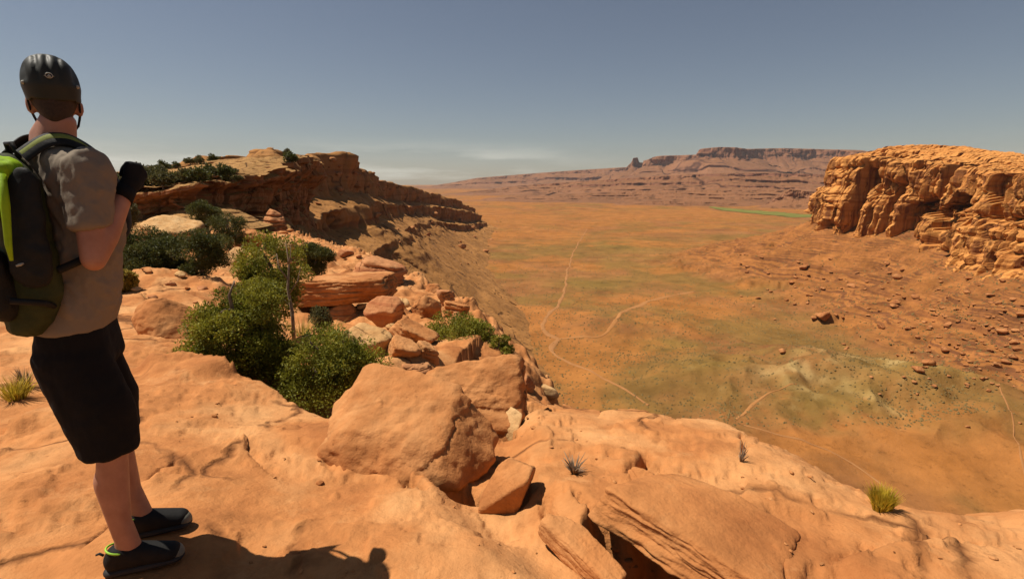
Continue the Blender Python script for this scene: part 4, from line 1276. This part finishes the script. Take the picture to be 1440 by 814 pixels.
def mcloth(name, c, rough=.9, var=.12, bump=.0015, scale=26.):
    t = NT(name).obj()
    n = t.noise(scale, 6, .7); w = t.n('ShaderNodeTexWave'); t.l(t.pos, w.inputs[0]); w.inputs['Scale'].default_value = 160.; w.inputs['Distortion'].default_value = 2.
    col = t.mix(1., c, t.ramp(n, [(.3, 1 - var), (.7, 1 + var)]), 'MULTIPLY')
    return t.done(col, rough, t.bump(w.outputs['Fac'], .3, bump, t.bump(n, .35, .006)), .15)


M['shirt'] = mcloth('grey brown jersey', (.205, .163, .120), var=.05)
M['shorts'] = mcloth('black shorts cloth', (.010, .009, .009))
M['glove'] = mcloth('black glove cloth', (.012, .011, .011))
M['pack_black'] = mcloth('black pack nylon', (.016, .015, .013), .6, .2)
M['pack_olive'] = mcloth('dark olive pack nylon', (.038, .044, .016), .7, .2)
M['pack_lime'] = mcloth('lime green pack nylon', (.28, .44, .012), .6, .12)
M['lime_dim'] = mcloth('olive lime strap webbing', (.20, .22, .05), .7, .1)
M['shoe'] = mcloth('black shoe mesh', (.014, .013, .012), .75, .2)
M['neon'] = simple('neon green trim', (.28, .50, .04), .5, .1)
M['sole'] = simple('dark rubber sole', (.022, .020, .018), .7, .2)
M['toe'] = simple('grey rubber toe', (.16, .15, .11), .7, .2)
M['helmet'] = simple('black helmet shell', (.018, .018, .011), .58, .2, 8., 0., .35)
M['vent'] = simple('helmet vent black', (.004, .004, .004), .8, .1)
M['silver'] = simple('pale grey print', (.30, .29, .24), .6, .1)
M['hair'] = simple('brown hair', (.035, .020, .012), .7, .3, 120., .002)
M['eye'] = simple('eye', (.5, .48, .45), .2, .05)

RID_Z = math.radians(22)        # the way the shoes point
person = empty('person', (-1.515, 1.73, .0), RID_Z); person.scale = (.86, .86, 1)
tag(person, 'rider in black helmet, grey shirt and long black shorts looking out from the slab', 'person')
TW = math.radians(44)           # torso turned left of the shoes
HW = math.radians(108)           # head turned left of the shoes


def rz(p, a): return (p[0] * math.cos(a) - p[1] * math.sin(a), p[0] * math.sin(a) + p[1] * math.cos(a), p[2])
def T(x, y, z): return rz((x, y, z), TW)                     # torso frame: x ahead, y left
HC = (.015, .0, 1.702)
HS = .84                        # a narrow head
def hd(L): return [(c, tuple(a * b for a, b in zip(r if hasattr(r, '__len__') else (r, r, r), (.86, .86, 1)))) for c, r in L]
def Hd(x, y, z):
    q = rz((x * HS, y * HS, z), HW); return (q[0] + HC[0], q[1] + HC[1], q[2] + HC[2])
def hullT(L): return [(T(*c), r) for c, r in L]


# ---- body: one continuous surface
hipR, kneeR, ankR = (-.045, -.09, .93), (.035, -.112, .50), (.02, -.125, .085)
hipL, kneeL, ankL = (-.065, .075, .93), (-.015, .10, .50), (.005, .125, .085)
shR, elR, wrR = T(-.01, -.185, 1.475), T(-.055, -.222, 1.205), T(.115, -.19, 1.425)
shL, elL, wrL = T(-.01, .185, 1.475), T(-.015, .25, 1.20), T(.115, .17, 1.42)
body = []
body.append(hd([(Hd(0, 0, .035), (.082, .082, .088)), (Hd(-.028, 0, .03), .083), (Hd(.022, 0, .045), .076)]))                  # skull
body.append(hd([(Hd(.045, 0, -.03), (.05, .05, .06)), (Hd(.062, 0, -.088), (.028, .030, .022)), (Hd(-.01, 0, -.03), (.055, .066, .05)), (Hd(.03, 0, .03), .070)]))   # face and jaw
body.append(hd([(Hd(.098, 0, -.012), (.010, .008, .020)), (Hd(.110, 0, -.030), (.012, .012, .010)), (Hd(.085, 0, -.02), .016)]))     # nose
body.append(hd([(Hd(.092, .016, -.060), (.007, .014, .005)), (Hd(.094, -.016, -.060), (.007, .014, .005))]))                     # lips
body.append(hd([(Hd(.092, .016, -.070), (.007, .012, .005)), (Hd(.092, -.016, -.070), (.007, .012, .005))]))
body.append(hd([(Hd(.078, .034, .020), (.014, .022, .008)), (Hd(.078, -.034, .020), (.014, .022, .008))]))                       # brow
for sgn in (-1, 1):
    body.append(hd([(Hd(-.012, sgn * .083, -.012), (.018, .012, .030)), (Hd(-.002, sgn * .078, -.026), (.012, .012, .016))]))      # ears
body.append([(Hd(-.03, 0, -.06), (.056, .060, .03)), ((-.012, 0, 1.60), (.064, .066, .03)), (T(-.02, 0, 1.53), (.070, .080, .03))])   # neck
body.append(hullT([((-.02, .09, 1.49), (.06, .08, .05)), ((-.02, -.09, 1.49), (.06, .08, .05)), ((0, .08, 1.30), (.085, .08, .08)), ((0, -.08, 1.30), (.085, .08, .08))]))
body.append(hullT([((0, .07, 1.30), (.09, .08, .08)), ((0, -.07, 1.30), (.09, .08, .08))]) + [((-.03, .05, 1.03), (.08, .07, .06)), ((-.03, -.05, 1.03), (.08, .07, .06))])
for h, k, a in ((hipR, kneeR, ankR), (hipL, kneeL, ankL)):
    body.append([(h, (.072, .062, .06)), (k, (.056, .052, .05))])
    body.append([(k, (.054, .05, .05)), ((k[0] - .025, k[1], k[2] - .12), (.052, .048, .06)), ((k[0] * .3 + a[0] * .7, a[1], .22), (.036, .033, .04))])
    body.append([((k[0] - .045, k[1], k[2] - .13), (.040, .044, .07)), ((a[0] - .004, a[1], .16), (.033, .030, .03))])   # calf
    body.append([((k[0] * .3 + a[0] * .7, a[1], .22), (.036, .033, .04)), (a, (.036, .032, .03)), ((a[0] + .03, a[1], .06), (.04, .032, .03))])
for s, e, w in ((shR, elR, wrR), (shL, elL, wrL)):
    mid = tuple(.45 * p + .55 * q for p, q in zip(s, e))
    body.append([(s, .056), (mid, .049), (e, .041)])
    f1 = tuple(.68 * p + .32 * q for p, q in zip(e, w))
    body.append([(e, .041), (f1, .046), (w, .028)])
link('body', blend('body', body, .0065, 5), M['skin'], person)
for sgn in (-1, 1):
    V, Fq = ico(3); e = mesh_np('eye', V * .0115 + np.array(Hd(.079, sgn * .031, .001)), tris=Fq); link('eye', e, M['eye'], person)
hair = [hd([(Hd(-.030, 0, .02), (.084, .086, .07)), (Hd(-.052, 0, -.045), (.046, .060, .03)), (Hd(-.058, 0, -.060), (.030, .048, .016))])]
link('hair', blend('hair', hair, .006, 3), M['hair'], person)

# ---- shirt
def crease(v, n):
    d = .012 * ridged(np.stack([v[:, 0] * 8, v[:, 1] * 8, v[:, 2] * 5 + v[:, 0] * 4], 1), 4) + .004 * fbm(v * 24, 3) - .004
    w = sstep(.94, 1.04, v[:, 2])
    return v + n * (d * w)[:, None]


shirt = [hullT([((-.02, .135, 1.49), (.075, .07, .055)), ((-.02, -.135, 1.49), (.075, .07, .055)), ((.015, .10, 1.34), (.115, .09, .10)), ((.015, -.10, 1.34), (.115, .09, .10)), ((-.02, 0, 1.545), (.07, .085, .025))]),
         hullT([((.015, .10, 1.34), (.115, .09, .10)), ((.015, -.10, 1.34), (.115, .09, .10)), ((-.02, .07, 1.12), (.105, .09, .08)), ((-.02, -.07, 1.12), (.105, .09, .08))]),
         hullT([((-.02, .07, 1.12), (.105, .09, .08)), ((-.02, -.07, 1.12), (.105, .09, .08))]) + [((-.045, .068, .955), (.120, .098, .030)), ((-.045, -.068, .955), (.120, .098, .030))]]
for s, e in ((shR, elR), (shL, elL)):
    q = tuple(p + (r - p) * .40 for p, r in zip(s, e)); q2 = tuple(p + (r - p) * .60 for p, r in zip(s, e))
    shirt.append([(s, (.072, .072, .072)), (q, (.064, .064, .05)), (q2, (.064, .064, .010))])
link('shirt', blend('shirt', shirt, .0075, 7, crease), M['shirt'], person)

# ---- shorts: waist to just below the knee
def crease2(v, n):
    return v + n * (.005 * ridged(v * [8, 8, 4], 3) + .003 * fbm(v * 17, 2))[:, None]


shorts = [[((-.045, .064, .955), (.110, .09, .03)), ((-.045, -.064, .955), (.110, .09, .03)), ((-.05, .068, .84), (.128, .098, .06)), ((-.05, -.068, .84), (.128, .098, .06))]]
for h, k in ((hipR, kneeR), (hipL, kneeL)):
    shorts.append([((h[0] - .005, h[1] * .9, .85), (.126, .09, .08)), ((k[0] - .005, k[1], .66), (.106, .092, .05)), ((k[0] - .010, k[1], .50), (.102, .092, .012))])
link('shorts', blend('shorts', shorts, .0075, 5, crease2), M['shorts'], person)

# ---- shoes
for a in (ankR, ankL):
    def sh(x, y, z): return (a[0] + x, a[1] + y, z)
    g0 = .012
    up = [[(sh(-.048, 0, .06), (.036, .040, .046)), (sh(.05, 0, .06), (.05, .046, .045)), (sh(-.02, 0, .098), (.048, .044, .022))],
          [(sh(.05, 0, .055), (.05, .042, .04)), (sh(.160, -.004 if a[1] < 0 else .004, .048), (.046, .048, .034)), (sh(.03, 0, .092), (.035, .038, .022))]]
    shoe = link('shoe', blend('shoe', up, .005, 4), M['shoe'], person)
    so_ = [[(sh(-.058, 0, .018), (.034, .040, .019)), (sh(.06, 0, .016), (.05, .046, .016)), (sh(.170, 0, .022), (.046, .050, .018))]]
    link('sole', blend('sole', so_, .005, 2), M['sole'], shoe)
    tc_ = [[(sh(.180, 0, .042), (.032, .040, .026)), (sh(.188, 0, .034), (.028, .036, .020))]]
    link('toe_cap', blend('toe_cap', tc_, .005, 2), M['toe'], shoe)
    V, Fq = [], []
    pts = [sh(.044 * math.cos(t) - .022, .040 * math.sin(t), .104 - .012 * math.cos(t)) for t in np.linspace(math.pi * .28, math.pi * 1.72, 24)]
    tube(V, Fq, pts, [.0042] * len(pts), 8)
    link('collar_trim', poly_mesh('collar_trim', V, Fq), M['neon'], shoe)
    V, Fq = [], []
    tube(V, Fq, [sh(-.078, 0, .088), sh(-.092, .0, .100), sh(-.105, 0, .097)], [.005, .005, .004], 6)
    link('heel_tab', poly_mesh('heel_tab', V, Fq), M['sole'], shoe)
    V, Fq = [], []
    for k in range(5):
        x = .045 + .022 * k; zz = .098 - .0085 * k
        tube(V, Fq, [sh(x, -.03, zz - .010), sh(x + .006, 0, zz), sh(x, .03, zz - .010)], [.003] * 3, 5)
    link('laces', poly_mesh('laces', V, Fq), M['toe'], shoe)

# ---- gloves: palm, four curled fingers and a thumb closed round the strap
def glove(wr, sgn):
    # frame: fingers run inward and forward round the strap
    W = Vector(wr); up = (W - Vector(elR if sgn < 0 else elL)).normalized()
    inn = Vector(T(.15, -sgn * 1.0, 0)).normalized(); inn = (inn - up * inn.dot(up)).normalized()
    fwd = up.cross(inn).normalized() * (1 if sgn < 0 else -1)
    if fwd.dot(Vector(T(1, 0, 0))) < 0: fwd = -fwd
    def p(a, b, c): return tuple(W + up * a + inn * b + fwd * c)
    L = [[(p(-.02, 0, 0), .031), (p(.03, 0, .005), (.034, .034, .034))],
         [(p(.02, -.004, .006), .030), (p(.085, .012, .030), .020), (p(.075, -.006, -.022), .020), (p(.09, .0, .005), .021)]]
    for k, (ln, off) in enumerate([(.030, .033), (.034, .014), (.031, -.006), (.025, -.024)]):
        b0 = (.082, .004, off); b1 = (.082 + ln * .55, .028, off * 1.05); b2 = (.074 + ln * .2, .050, off * 1.02); b3 = (.052, .044, off * .95)
        r0 = .0105 - .0008 * k
        L += [[(p(*b0), r0 + .001), (p(*b1), r0)], [(p(*b1), r0), (p(*b2), r0 - .0008)], [(p(*b2), r0 - .0008), (p(*b3), r0 - .0015)]]
    L += [[(p(.03, .012, .028), .014), (p(.058, .030, .048), .0115)], [(p(.058, .030, .048), .0115), (p(.082, .046, .046), .0095)]]
    return blend('glove', L, .0038, 2)


gl = [link('glove', glove(wrR, -1), M['glove'], person), link('glove', glove(wrL, 1), M['glove'], person)]
for g_, (w_, e_) in zip(gl, ((wrR, elR), (wrL, elL))):
    c0 = [Vector(w_) + (Vector(e_) - Vector(w_)).normalized() * q for q in (.0, .045)]
    V, Fq = [], []; tube(V, Fq, c0, [.0345, .036], 16)
    link('cuff', poly_mesh('cuff', V, Fq), M['glove'], g_)

# ---- helmet
def helmet():
    rows, colsn = 34, 64
    V = []
    for i in range(rows):
        for j in range(colsn):
            az = 2 * math.pi * j / colsn
            # lower edge: high over the brow, low at the nape
            low = math.radians(100 + 17 * (1 - math.cos(az)) / 2 + (5 if abs(math.sin(az)) > .8 else 0))
            th = low * i / (rows - 1)
            d = np.array([math.sin(th) * math.cos(az), math.sin(th) * math.sin(az), math.cos(th)])
            r = np.array([.116, .103, .116])
            # long vents: three rows of grooves
            g = 0
            for c_, w_ in ((-.36, .13), (0., .12), (.36, .13)):
                y = d[1]
                g += math.exp(-((y - c_) / (w_ * .55)) ** 4) * float(sstep(.35, .55, th)) * float(sstep(1.55, 1.3, th)) * float(sstep(.05, .3, abs(d[0])))
            g += .9 * math.exp(-((abs(d[1]) - .80) / .10) ** 4) * float(sstep(.9, 1.0, th)) * float(sstep(1.5, 1.4, th)) * float(sstep(.05, .3, abs(d[0])))
            rr = 1 - .07 * min(g, 1) 
            pn = (np.abs(d) ** 2.35).sum() ** (1 / 2.35)
            if th > math.pi / 2:
                d = np.array([math.cos(az), math.sin(az), 0]); pn = (np.abs(d) ** 2.35).sum() ** (1 / 2.35)
                d = d * (1 - .22 * (th - math.pi / 2)) + np.array([0, 0, -(th - math.pi / 2) * pn * .92])
            V.append(d / pn * r * rr * 0.985)
    V = np.array(V)
    inner = V.reshape(rows, colsn, 3)[::-1] * .90
    A = np.concatenate([V.reshape(rows, colsn, 3), inner]).reshape(-1, 3)
    Q = grid_quads(rows * 2, colsn, True)
    A = A * [HS, HS, .90] + np.array([-.012 * HS, 0, .042])
    c, s = math.cos(HW), math.sin(HW)
    A = np.stack([A[:, 0] * c - A[:, 1] * s, A[:, 0] * s + A[:, 1] * c, A[:, 2]], 1) + np.array(HC)
    me = mesh_np('helmet', A, quads=Q[:, ::-1])
    return me


hel = link('helmet', helmet(), M['helmet'], person)


def on_helmet(az, th, lift=1.015):
    d = np.array([math.sin(th) * math.cos(az), math.sin(th) * math.sin(az), math.cos(th)])
    d = d / (np.abs(d) ** 2.35).sum() ** (1 / 2.35) * 0.985
    return d * np.array([.116, .103, .104]) * lift + [-.012, 0, .042]


# the pale oval badge on the back of the shell
V, Fq = [], []
ring = [Hd(*on_helmet(math.pi + .115 * math.cos(t), 1.30 + .070 * math.sin(t), 1.012)) for t in np.linspace(0, 2 * math.pi, 25)]
tube(V, Fq, ring, [.0017] * 25, 6)
for sx in (-1, 1):
    tube(V, Fq, [Hd(*on_helmet(math.pi + sx * .105, 1.30, 1.012)), Hd(*on_helmet(math.pi + sx * .165, 1.32, 1.012))], [.002, .0008], 6)
link('badge', poly_mesh('badge', V, Fq), M['silver'], hel)
V, Fq = [], []
tube(V, Fq, [Hd(*on_helmet(math.pi + q, 1.315, 1.008)) for q in (-.06, -.02, .02, .06)], [.002, .0045, .0045, .002], 8)
tube(V, Fq, [Hd(*on_helmet(math.pi, 1.30 + q, 1.010)) for q in (-.04, 0, .02)], [.0015, .0035, .0015], 8)
link('badge_mark', poly_mesh('badge_mark', V, Fq), M['silver'], hel)
for sgn in (-1, 1):
    V, Fq = [], []
    tube(V, Fq, [Hd(.02, sgn * .092, .02), Hd(.014, sgn * .084, -.03), Hd(.03, sgn * .070, -.068), Hd(.058, sgn * .03, -.104), Hd(.064, 0, -.110)], [.0042] * 5, 8)
    tube(V, Fq, [Hd(-.05, sgn * .086, .0), Hd(-.015, sgn * .084, -.03), Hd(.018, sgn * .078, -.05)], [.0035] * 3, 8)
    link('chin_strap', poly_mesh('chin_strap', V, Fq), M['vent'], hel)
    V, Fq = ico(2); p_ = on_helmet(math.pi + sgn * 1.0, 1.52, 1.0)
    link('rivet', mesh_np('rivet', V * .0065 + np.array(Hd(*p_)), tris=Fq), M['silver'], hel)

# ================================================================ the pack on his back
def world_of(p): return (p[0], p[1], p[2])
pack = empty('backpack', (-1.515, 1.73, .0), RID_Z); pack.scale = (.86, .86, 1)
tag(pack, 'lime green and black backpack worn by the rider', 'backpack')
B = -.115       # back of the shirt in the torso frame


def packwr(v, n):
    return v + n * (.006 * ridged(v * [9, 9, 6], 3) + .003 * fbm(v * 25, 2))[:, None]


main = [hullT([((B - .06, .085, 1.42), (.055, .055, .07)), ((B - .06, -.085, 1.42), (.055, .055, .07)), ((B - .070, .09, 1.12), (.075, .05, .09)), ((B - .070, -.085, 1.12), (.075, .05, .09)), ((B - .05, 0, 1.50), (.045, .07, .03)), ((B - .07, 0, .99), (.06, .09, .03))])]
link('main_bag', blend('main_bag', main, .008, 5, packwr), M['pack_olive'], pack)
pk = [hullT([((B - .150, .060, 1.20), (.030, .06, .04)), ((B - .150, -.060, 1.20), (.030, .06, .04)), ((B - .155, .06, 1.09), (.04, .05, .06)), ((B - .155, -.055, 1.09), (.04, .05, .06))])]
link('front_pocket', blend('front_pocket', pk, .007, 4, packwr), M['pack_black'], pack)
top = [hullT([((B - .085, .075, 1.485), (.045, .06, .032)), ((B - .085, -.075, 1.485), (.045, .06, .032)), ((B - .140, .07, 1.37), (.035, .06, .04)), ((B - .140, -.06, 1.38), (.035, .05, .04))])]
link('top_pocket', blend('top_pocket', top, .007, 4, packwr), M['pack_lime'], pack)
for sgn in (-1, 1):
    sd = [hullT([((B - .07, sgn * .140, 1.43), (.040, .018, .06)), ((B - .10, sgn * .158, 1.20), (.055, .018, .07)), ((B - .10, sgn * .155, 1.28), (.05, .018, .07))])]
    link('side_panel', blend('side_panel', sd, .006, 4, packwr), M['pack_lime'] if sgn > 0 else M['pack_black'], pack)
    V, Fq = [], []
    tube(V, Fq, [T(B - .12, sgn * .135, 1.47), T(B - .135, sgn * .155, 1.38), T(B - .15, sgn * .160, 1.27), T(B - .15, sgn * .158, 1.22)], [.012, .013, .010, .005], 8)
    link('piping', poly_mesh('piping', V, Fq), M['pack_lime'], pack)
    V, Fq = [], []
    tube(V, Fq, [T(B - .05, sgn * .135, 1.06), T(B - .09, sgn * .170, 1.08), T(B - .17, sgn * .14, 1.10)], [.010] * 3, 8)
    bs = link('compression_strap', poly_mesh('compression_strap', V, Fq), M['pack_black'], pack)
    V, Fq = [], []
    tube(V, Fq, [T(B - .125, sgn * .172, 1.21), T(B - .135, sgn * .172, 1.207), T(B - .145, sgn * .167, 1.204)], [.003, .005, .003], 6)
    link('buckle', poly_mesh('buckle', V, Fq), M['silver'], bs)
    # shoulder strap: a flat padded band over the shoulder, down the chest and back under the arm
    path = [T(B - .02, sgn * .060, 1.52), T(-.07, sgn * .085, 1.572), T(-.01, sgn * .098, 1.578), T(.06, sgn * .108, 1.535), T(.112, sgn * .118, 1.45), T(.130, sgn * .128, 1.34), T(.105, sgn * .150, 1.27), T(.03, sgn * .172, 1.235), T(-.06, sgn * .165, 1.20), T(B - .02, sgn * .140, 1.17)]
    P = np.array(path)
    def band(P, w0, th, shift=0.):
        Q_, u_ = [], []
        for k in range(len(P) - 1):
            for f in np.linspace(0, 1, 8, endpoint=False): Q_.append(P[k] * (1 - f) + P[k + 1] * f)
        Q_.append(P[-1]); Q_ = np.array(Q_)
        for _ in range(10): Q_[1:-1] = .25 * Q_[:-2] + .5 * Q_[1:-1] + .25 * Q_[2:]
        ctr = np.array(T(0, 0, 1.3)); V_ = []
        for k in range(len(Q_)):
            d = Q_[min(k + 1, len(Q_) - 1)] - Q_[max(k - 1, 0)]; d /= np.linalg.norm(d)
            o_ = Q_[k] - [ctr[0], ctr[1], min(Q_[k][2] - .02, 1.46)]; o_ = o_ - d * o_.dot(d); o_ /= np.linalg.norm(o_)
            s_ = np.cross(d, o_)
            f = k / (len(Q_) - 1); ww = w0 * (1 if f < .55 else 1 - .6 * sstep(.55, .68, f))
            for t_ in np.linspace(0, 2 * math.pi, 12, endpoint=False):
                V_.append(Q_[k] + s_ * (math.cos(t_) * ww + shift) + o_ * (math.sin(t_) * th + .010))
        return mesh_np('band', np.array(V_), quads=grid_quads(len(Q_), 12, True))
    st = link('shoulder_strap', band(P, .031, .009), M['pack_black'], pack)
    link('strap_webbing', band(P[:5], .015, .006, 0.) if True else None, M['lime_dim'], st)
    bpy.data.objects[st.children[0].name].location = T(-.002, 0, .006) if False else (0, 0, .006)
V, Fq = [], []
tube(V, Fq, [T(B - .02, .03, 1.52), T(B - .03, .02, 1.565), T(B - .03, -.02, 1.565), T(B - .02, -.03, 1.52)], [.008] * 4, 8)
link('grab_handle', poly_mesh('grab_handle', V, Fq), M['pack_black'], pack)
V, Fq = [], []
tube(V, Fq, [T(.128, .128, 1.40), T(.150, 0, 1.395), T(.128, -.128, 1.40)], [.009] * 3, 8)
link('chest_strap', poly_mesh('chest_strap', V, Fq), M['pack_black'], pack)
# ================================================================ camera, sun, sky, air
cam = bpy.data.cameras.new('camera'); co = bpy.data.objects.new('camera', cam); C.objects.link(co)
co.location = (0, 0, CZ)
co.rotation_euler = (math.radians(90) - math.atan(TP), 0, 0)
cam.sensor_width = 36; cam.lens = 36 * FPX / 1440; cam.clip_start = .05; cam.clip_end = 60000
bpy.context.scene.camera = co

EL, AZ = math.radians(61), math.radians(8)
S = Vector((-math.cos(EL) * math.cos(AZ), math.cos(EL) * math.sin(AZ), math.sin(EL)))
sun = bpy.data.lights.new('sun', 'SUN'); sun.energy = 5.0; sun.angle = math.radians(.5); sun.color = (1, .93, .82)
so = bpy.data.objects.new('sun', sun); C.objects.link(so); so.location = (0, 0, 50)
so.rotation_euler = S.to_track_quat('Z', 'Y').to_euler()

sc = bpy.context.scene
w = bpy.data.worlds.new('World'); sc.world = w; w.use_nodes = True
nt = w.node_tree; nt.nodes.clear()
out = nt.nodes.new('ShaderNodeOutputWorld'); bg = nt.nodes.new('ShaderNodeBackground'); sky = nt.nodes.new('ShaderNodeTexSky')
sky.sky_type = 'NISHITA'; sky.sun_disc = False; sky.sun_elevation = EL; sky.sun_rotation = math.atan2(S.x, S.y)
sky.air_density = 1.1; sky.dust_density = .45; sky.ozone_density = 3.0; sky.altitude = 900
hs = nt.nodes.new('ShaderNodeHueSaturation'); hs.inputs['Saturation'].default_value = .86
nt.links.new(sky.outputs[0], hs.inputs['Color'])
mul = nt.nodes.new('ShaderNodeMix'); mul.data_type = 'RGBA'; mul.blend_type = 'MULTIPLY'; mul.inputs[0].default_value = 1
nt.links.new(hs.outputs[0], mul.inputs[6]); mul.inputs[7].default_value = (1.05, .95, .88, 1)
# thin high cloud low over the far plateau
tc = nt.nodes.new('ShaderNodeTexCoord'); sp = nt.nodes.new('ShaderNodeSeparateXYZ'); nt.links.new(tc.outputs['Generated'], sp.inputs[0])
mp = nt.nodes.new('ShaderNodeMapping'); mp.inputs['Scale'].default_value = (3.0, 3.0, 26.); nt.links.new(tc.outputs['Generated'], mp.inputs[0])
cn = nt.nodes.new('ShaderNodeTexNoise'); cn.inputs['Scale'].default_value = 1.1; cn.inputs['Detail'].default_value = 8; cn.inputs['Roughness'].default_value = .58
nt.links.new(mp.outputs[0], cn.inputs['Vector'])
cr = nt.nodes.new('ShaderNodeMapRange'); cr.inputs[1].default_value = .47; cr.inputs[2].default_value = .66; nt.links.new(cn.outputs['Fac'], cr.inputs[0])
band = nt.nodes.new('ShaderNodeMapRange'); band.interpolation_type = 'SMOOTHSTEP'
band.inputs[1].default_value = .085; band.inputs[2].default_value = .02; nt.links.new(sp.outputs[2], band.inputs[0])
fa = nt.nodes.new('ShaderNodeMath'); fa.operation = 'MULTIPLY'; nt.links.new(cr.outputs[0], fa.inputs[0]); nt.links.new(band.outputs[0], fa.inputs[1])
side = nt.nodes.new('ShaderNodeMapRange'); side.interpolation_type = 'SMOOTHSTEP'; nt.links.new(sp.outputs[0], side.inputs[0])
side.inputs[1].default_value = .25; side.inputs[2].default_value = -.10; side.inputs[3].default_value = .12
fs = nt.nodes.new('ShaderNodeMath'); fs.operation = 'MULTIPLY'; nt.links.new(fa.outputs[0], fs.inputs[0]); nt.links.new(side.outputs[0], fs.inputs[1])
fb = nt.nodes.new('ShaderNodeMath'); fb.operation = 'MULTIPLY'; nt.links.new(fs.outputs[0], fb.inputs[0]); fb.inputs[1].default_value = .8
cm = nt.nodes.new('ShaderNodeMix'); cm.data_type = 'RGBA'; nt.links.new(fb.outputs[0], cm.inputs[0])
nt.links.new(mul.outputs[2], cm.inputs[6]); cm.inputs[7].default_value = (11.5, 11.2, 9.6, 1)
nt.links.new(cm.outputs[2], bg.inputs[0]); bg.inputs[1].default_value = SKYS = .05
nt.links.new(bg.outputs[0], out.inputs[0])

# the air between here and the far mesas
def haze():
    x0, x1, y0, y1, z0, z1 = -16500, 16500, -60, 16500, -140, 720
    V = [(x0, y0, z0), (x1, y0, z0), (x1, y1, z0), (x0, y1, z0), (x0, y0, z1), (x1, y0, z1), (x1, y1, z1), (x0, y1, z1)]
    Fs = [(0, 3, 2, 1), (4, 5, 6, 7), (0, 1, 5, 4), (1, 2, 6, 5), (2, 3, 7, 6), (3, 0, 4, 7)]
    me = poly_mesh('haze', V, Fs, False)
    m = bpy.data.materials.new('air'); m.use_nodes = True; t = m.node_tree; t.nodes.clear()
    o_ = t.nodes.new('ShaderNodeOutputMaterial'); v = t.nodes.new('ShaderNodeVolumePrincipled')
    v.inputs['Color'].default_value = (.80, .82, .84, 1); v.inputs['Density'].default_value = 2.0e-5; v.inputs['Anisotropy'].default_value = .2
    t.links.new(v.outputs[0], o_.inputs['Volume'])
    o = link('haze', me, m); tag(o, 'thin haze over the valley', 'haze', kind='stuff')
if HAZE: haze()

sc.view_settings.view_transform = 'Standard'; sc.view_settings.look = 'None'; sc.view_settings.gamma = 1; sc.view_settings.exposure = .34
sc.view_settings.use_curve_mapping = False
sc.cycles.max_bounces = 6; sc.cycles.diffuse_bounces = 1; sc.cycles.volume_bounces = 0
sc.cycles.use_denoising = True
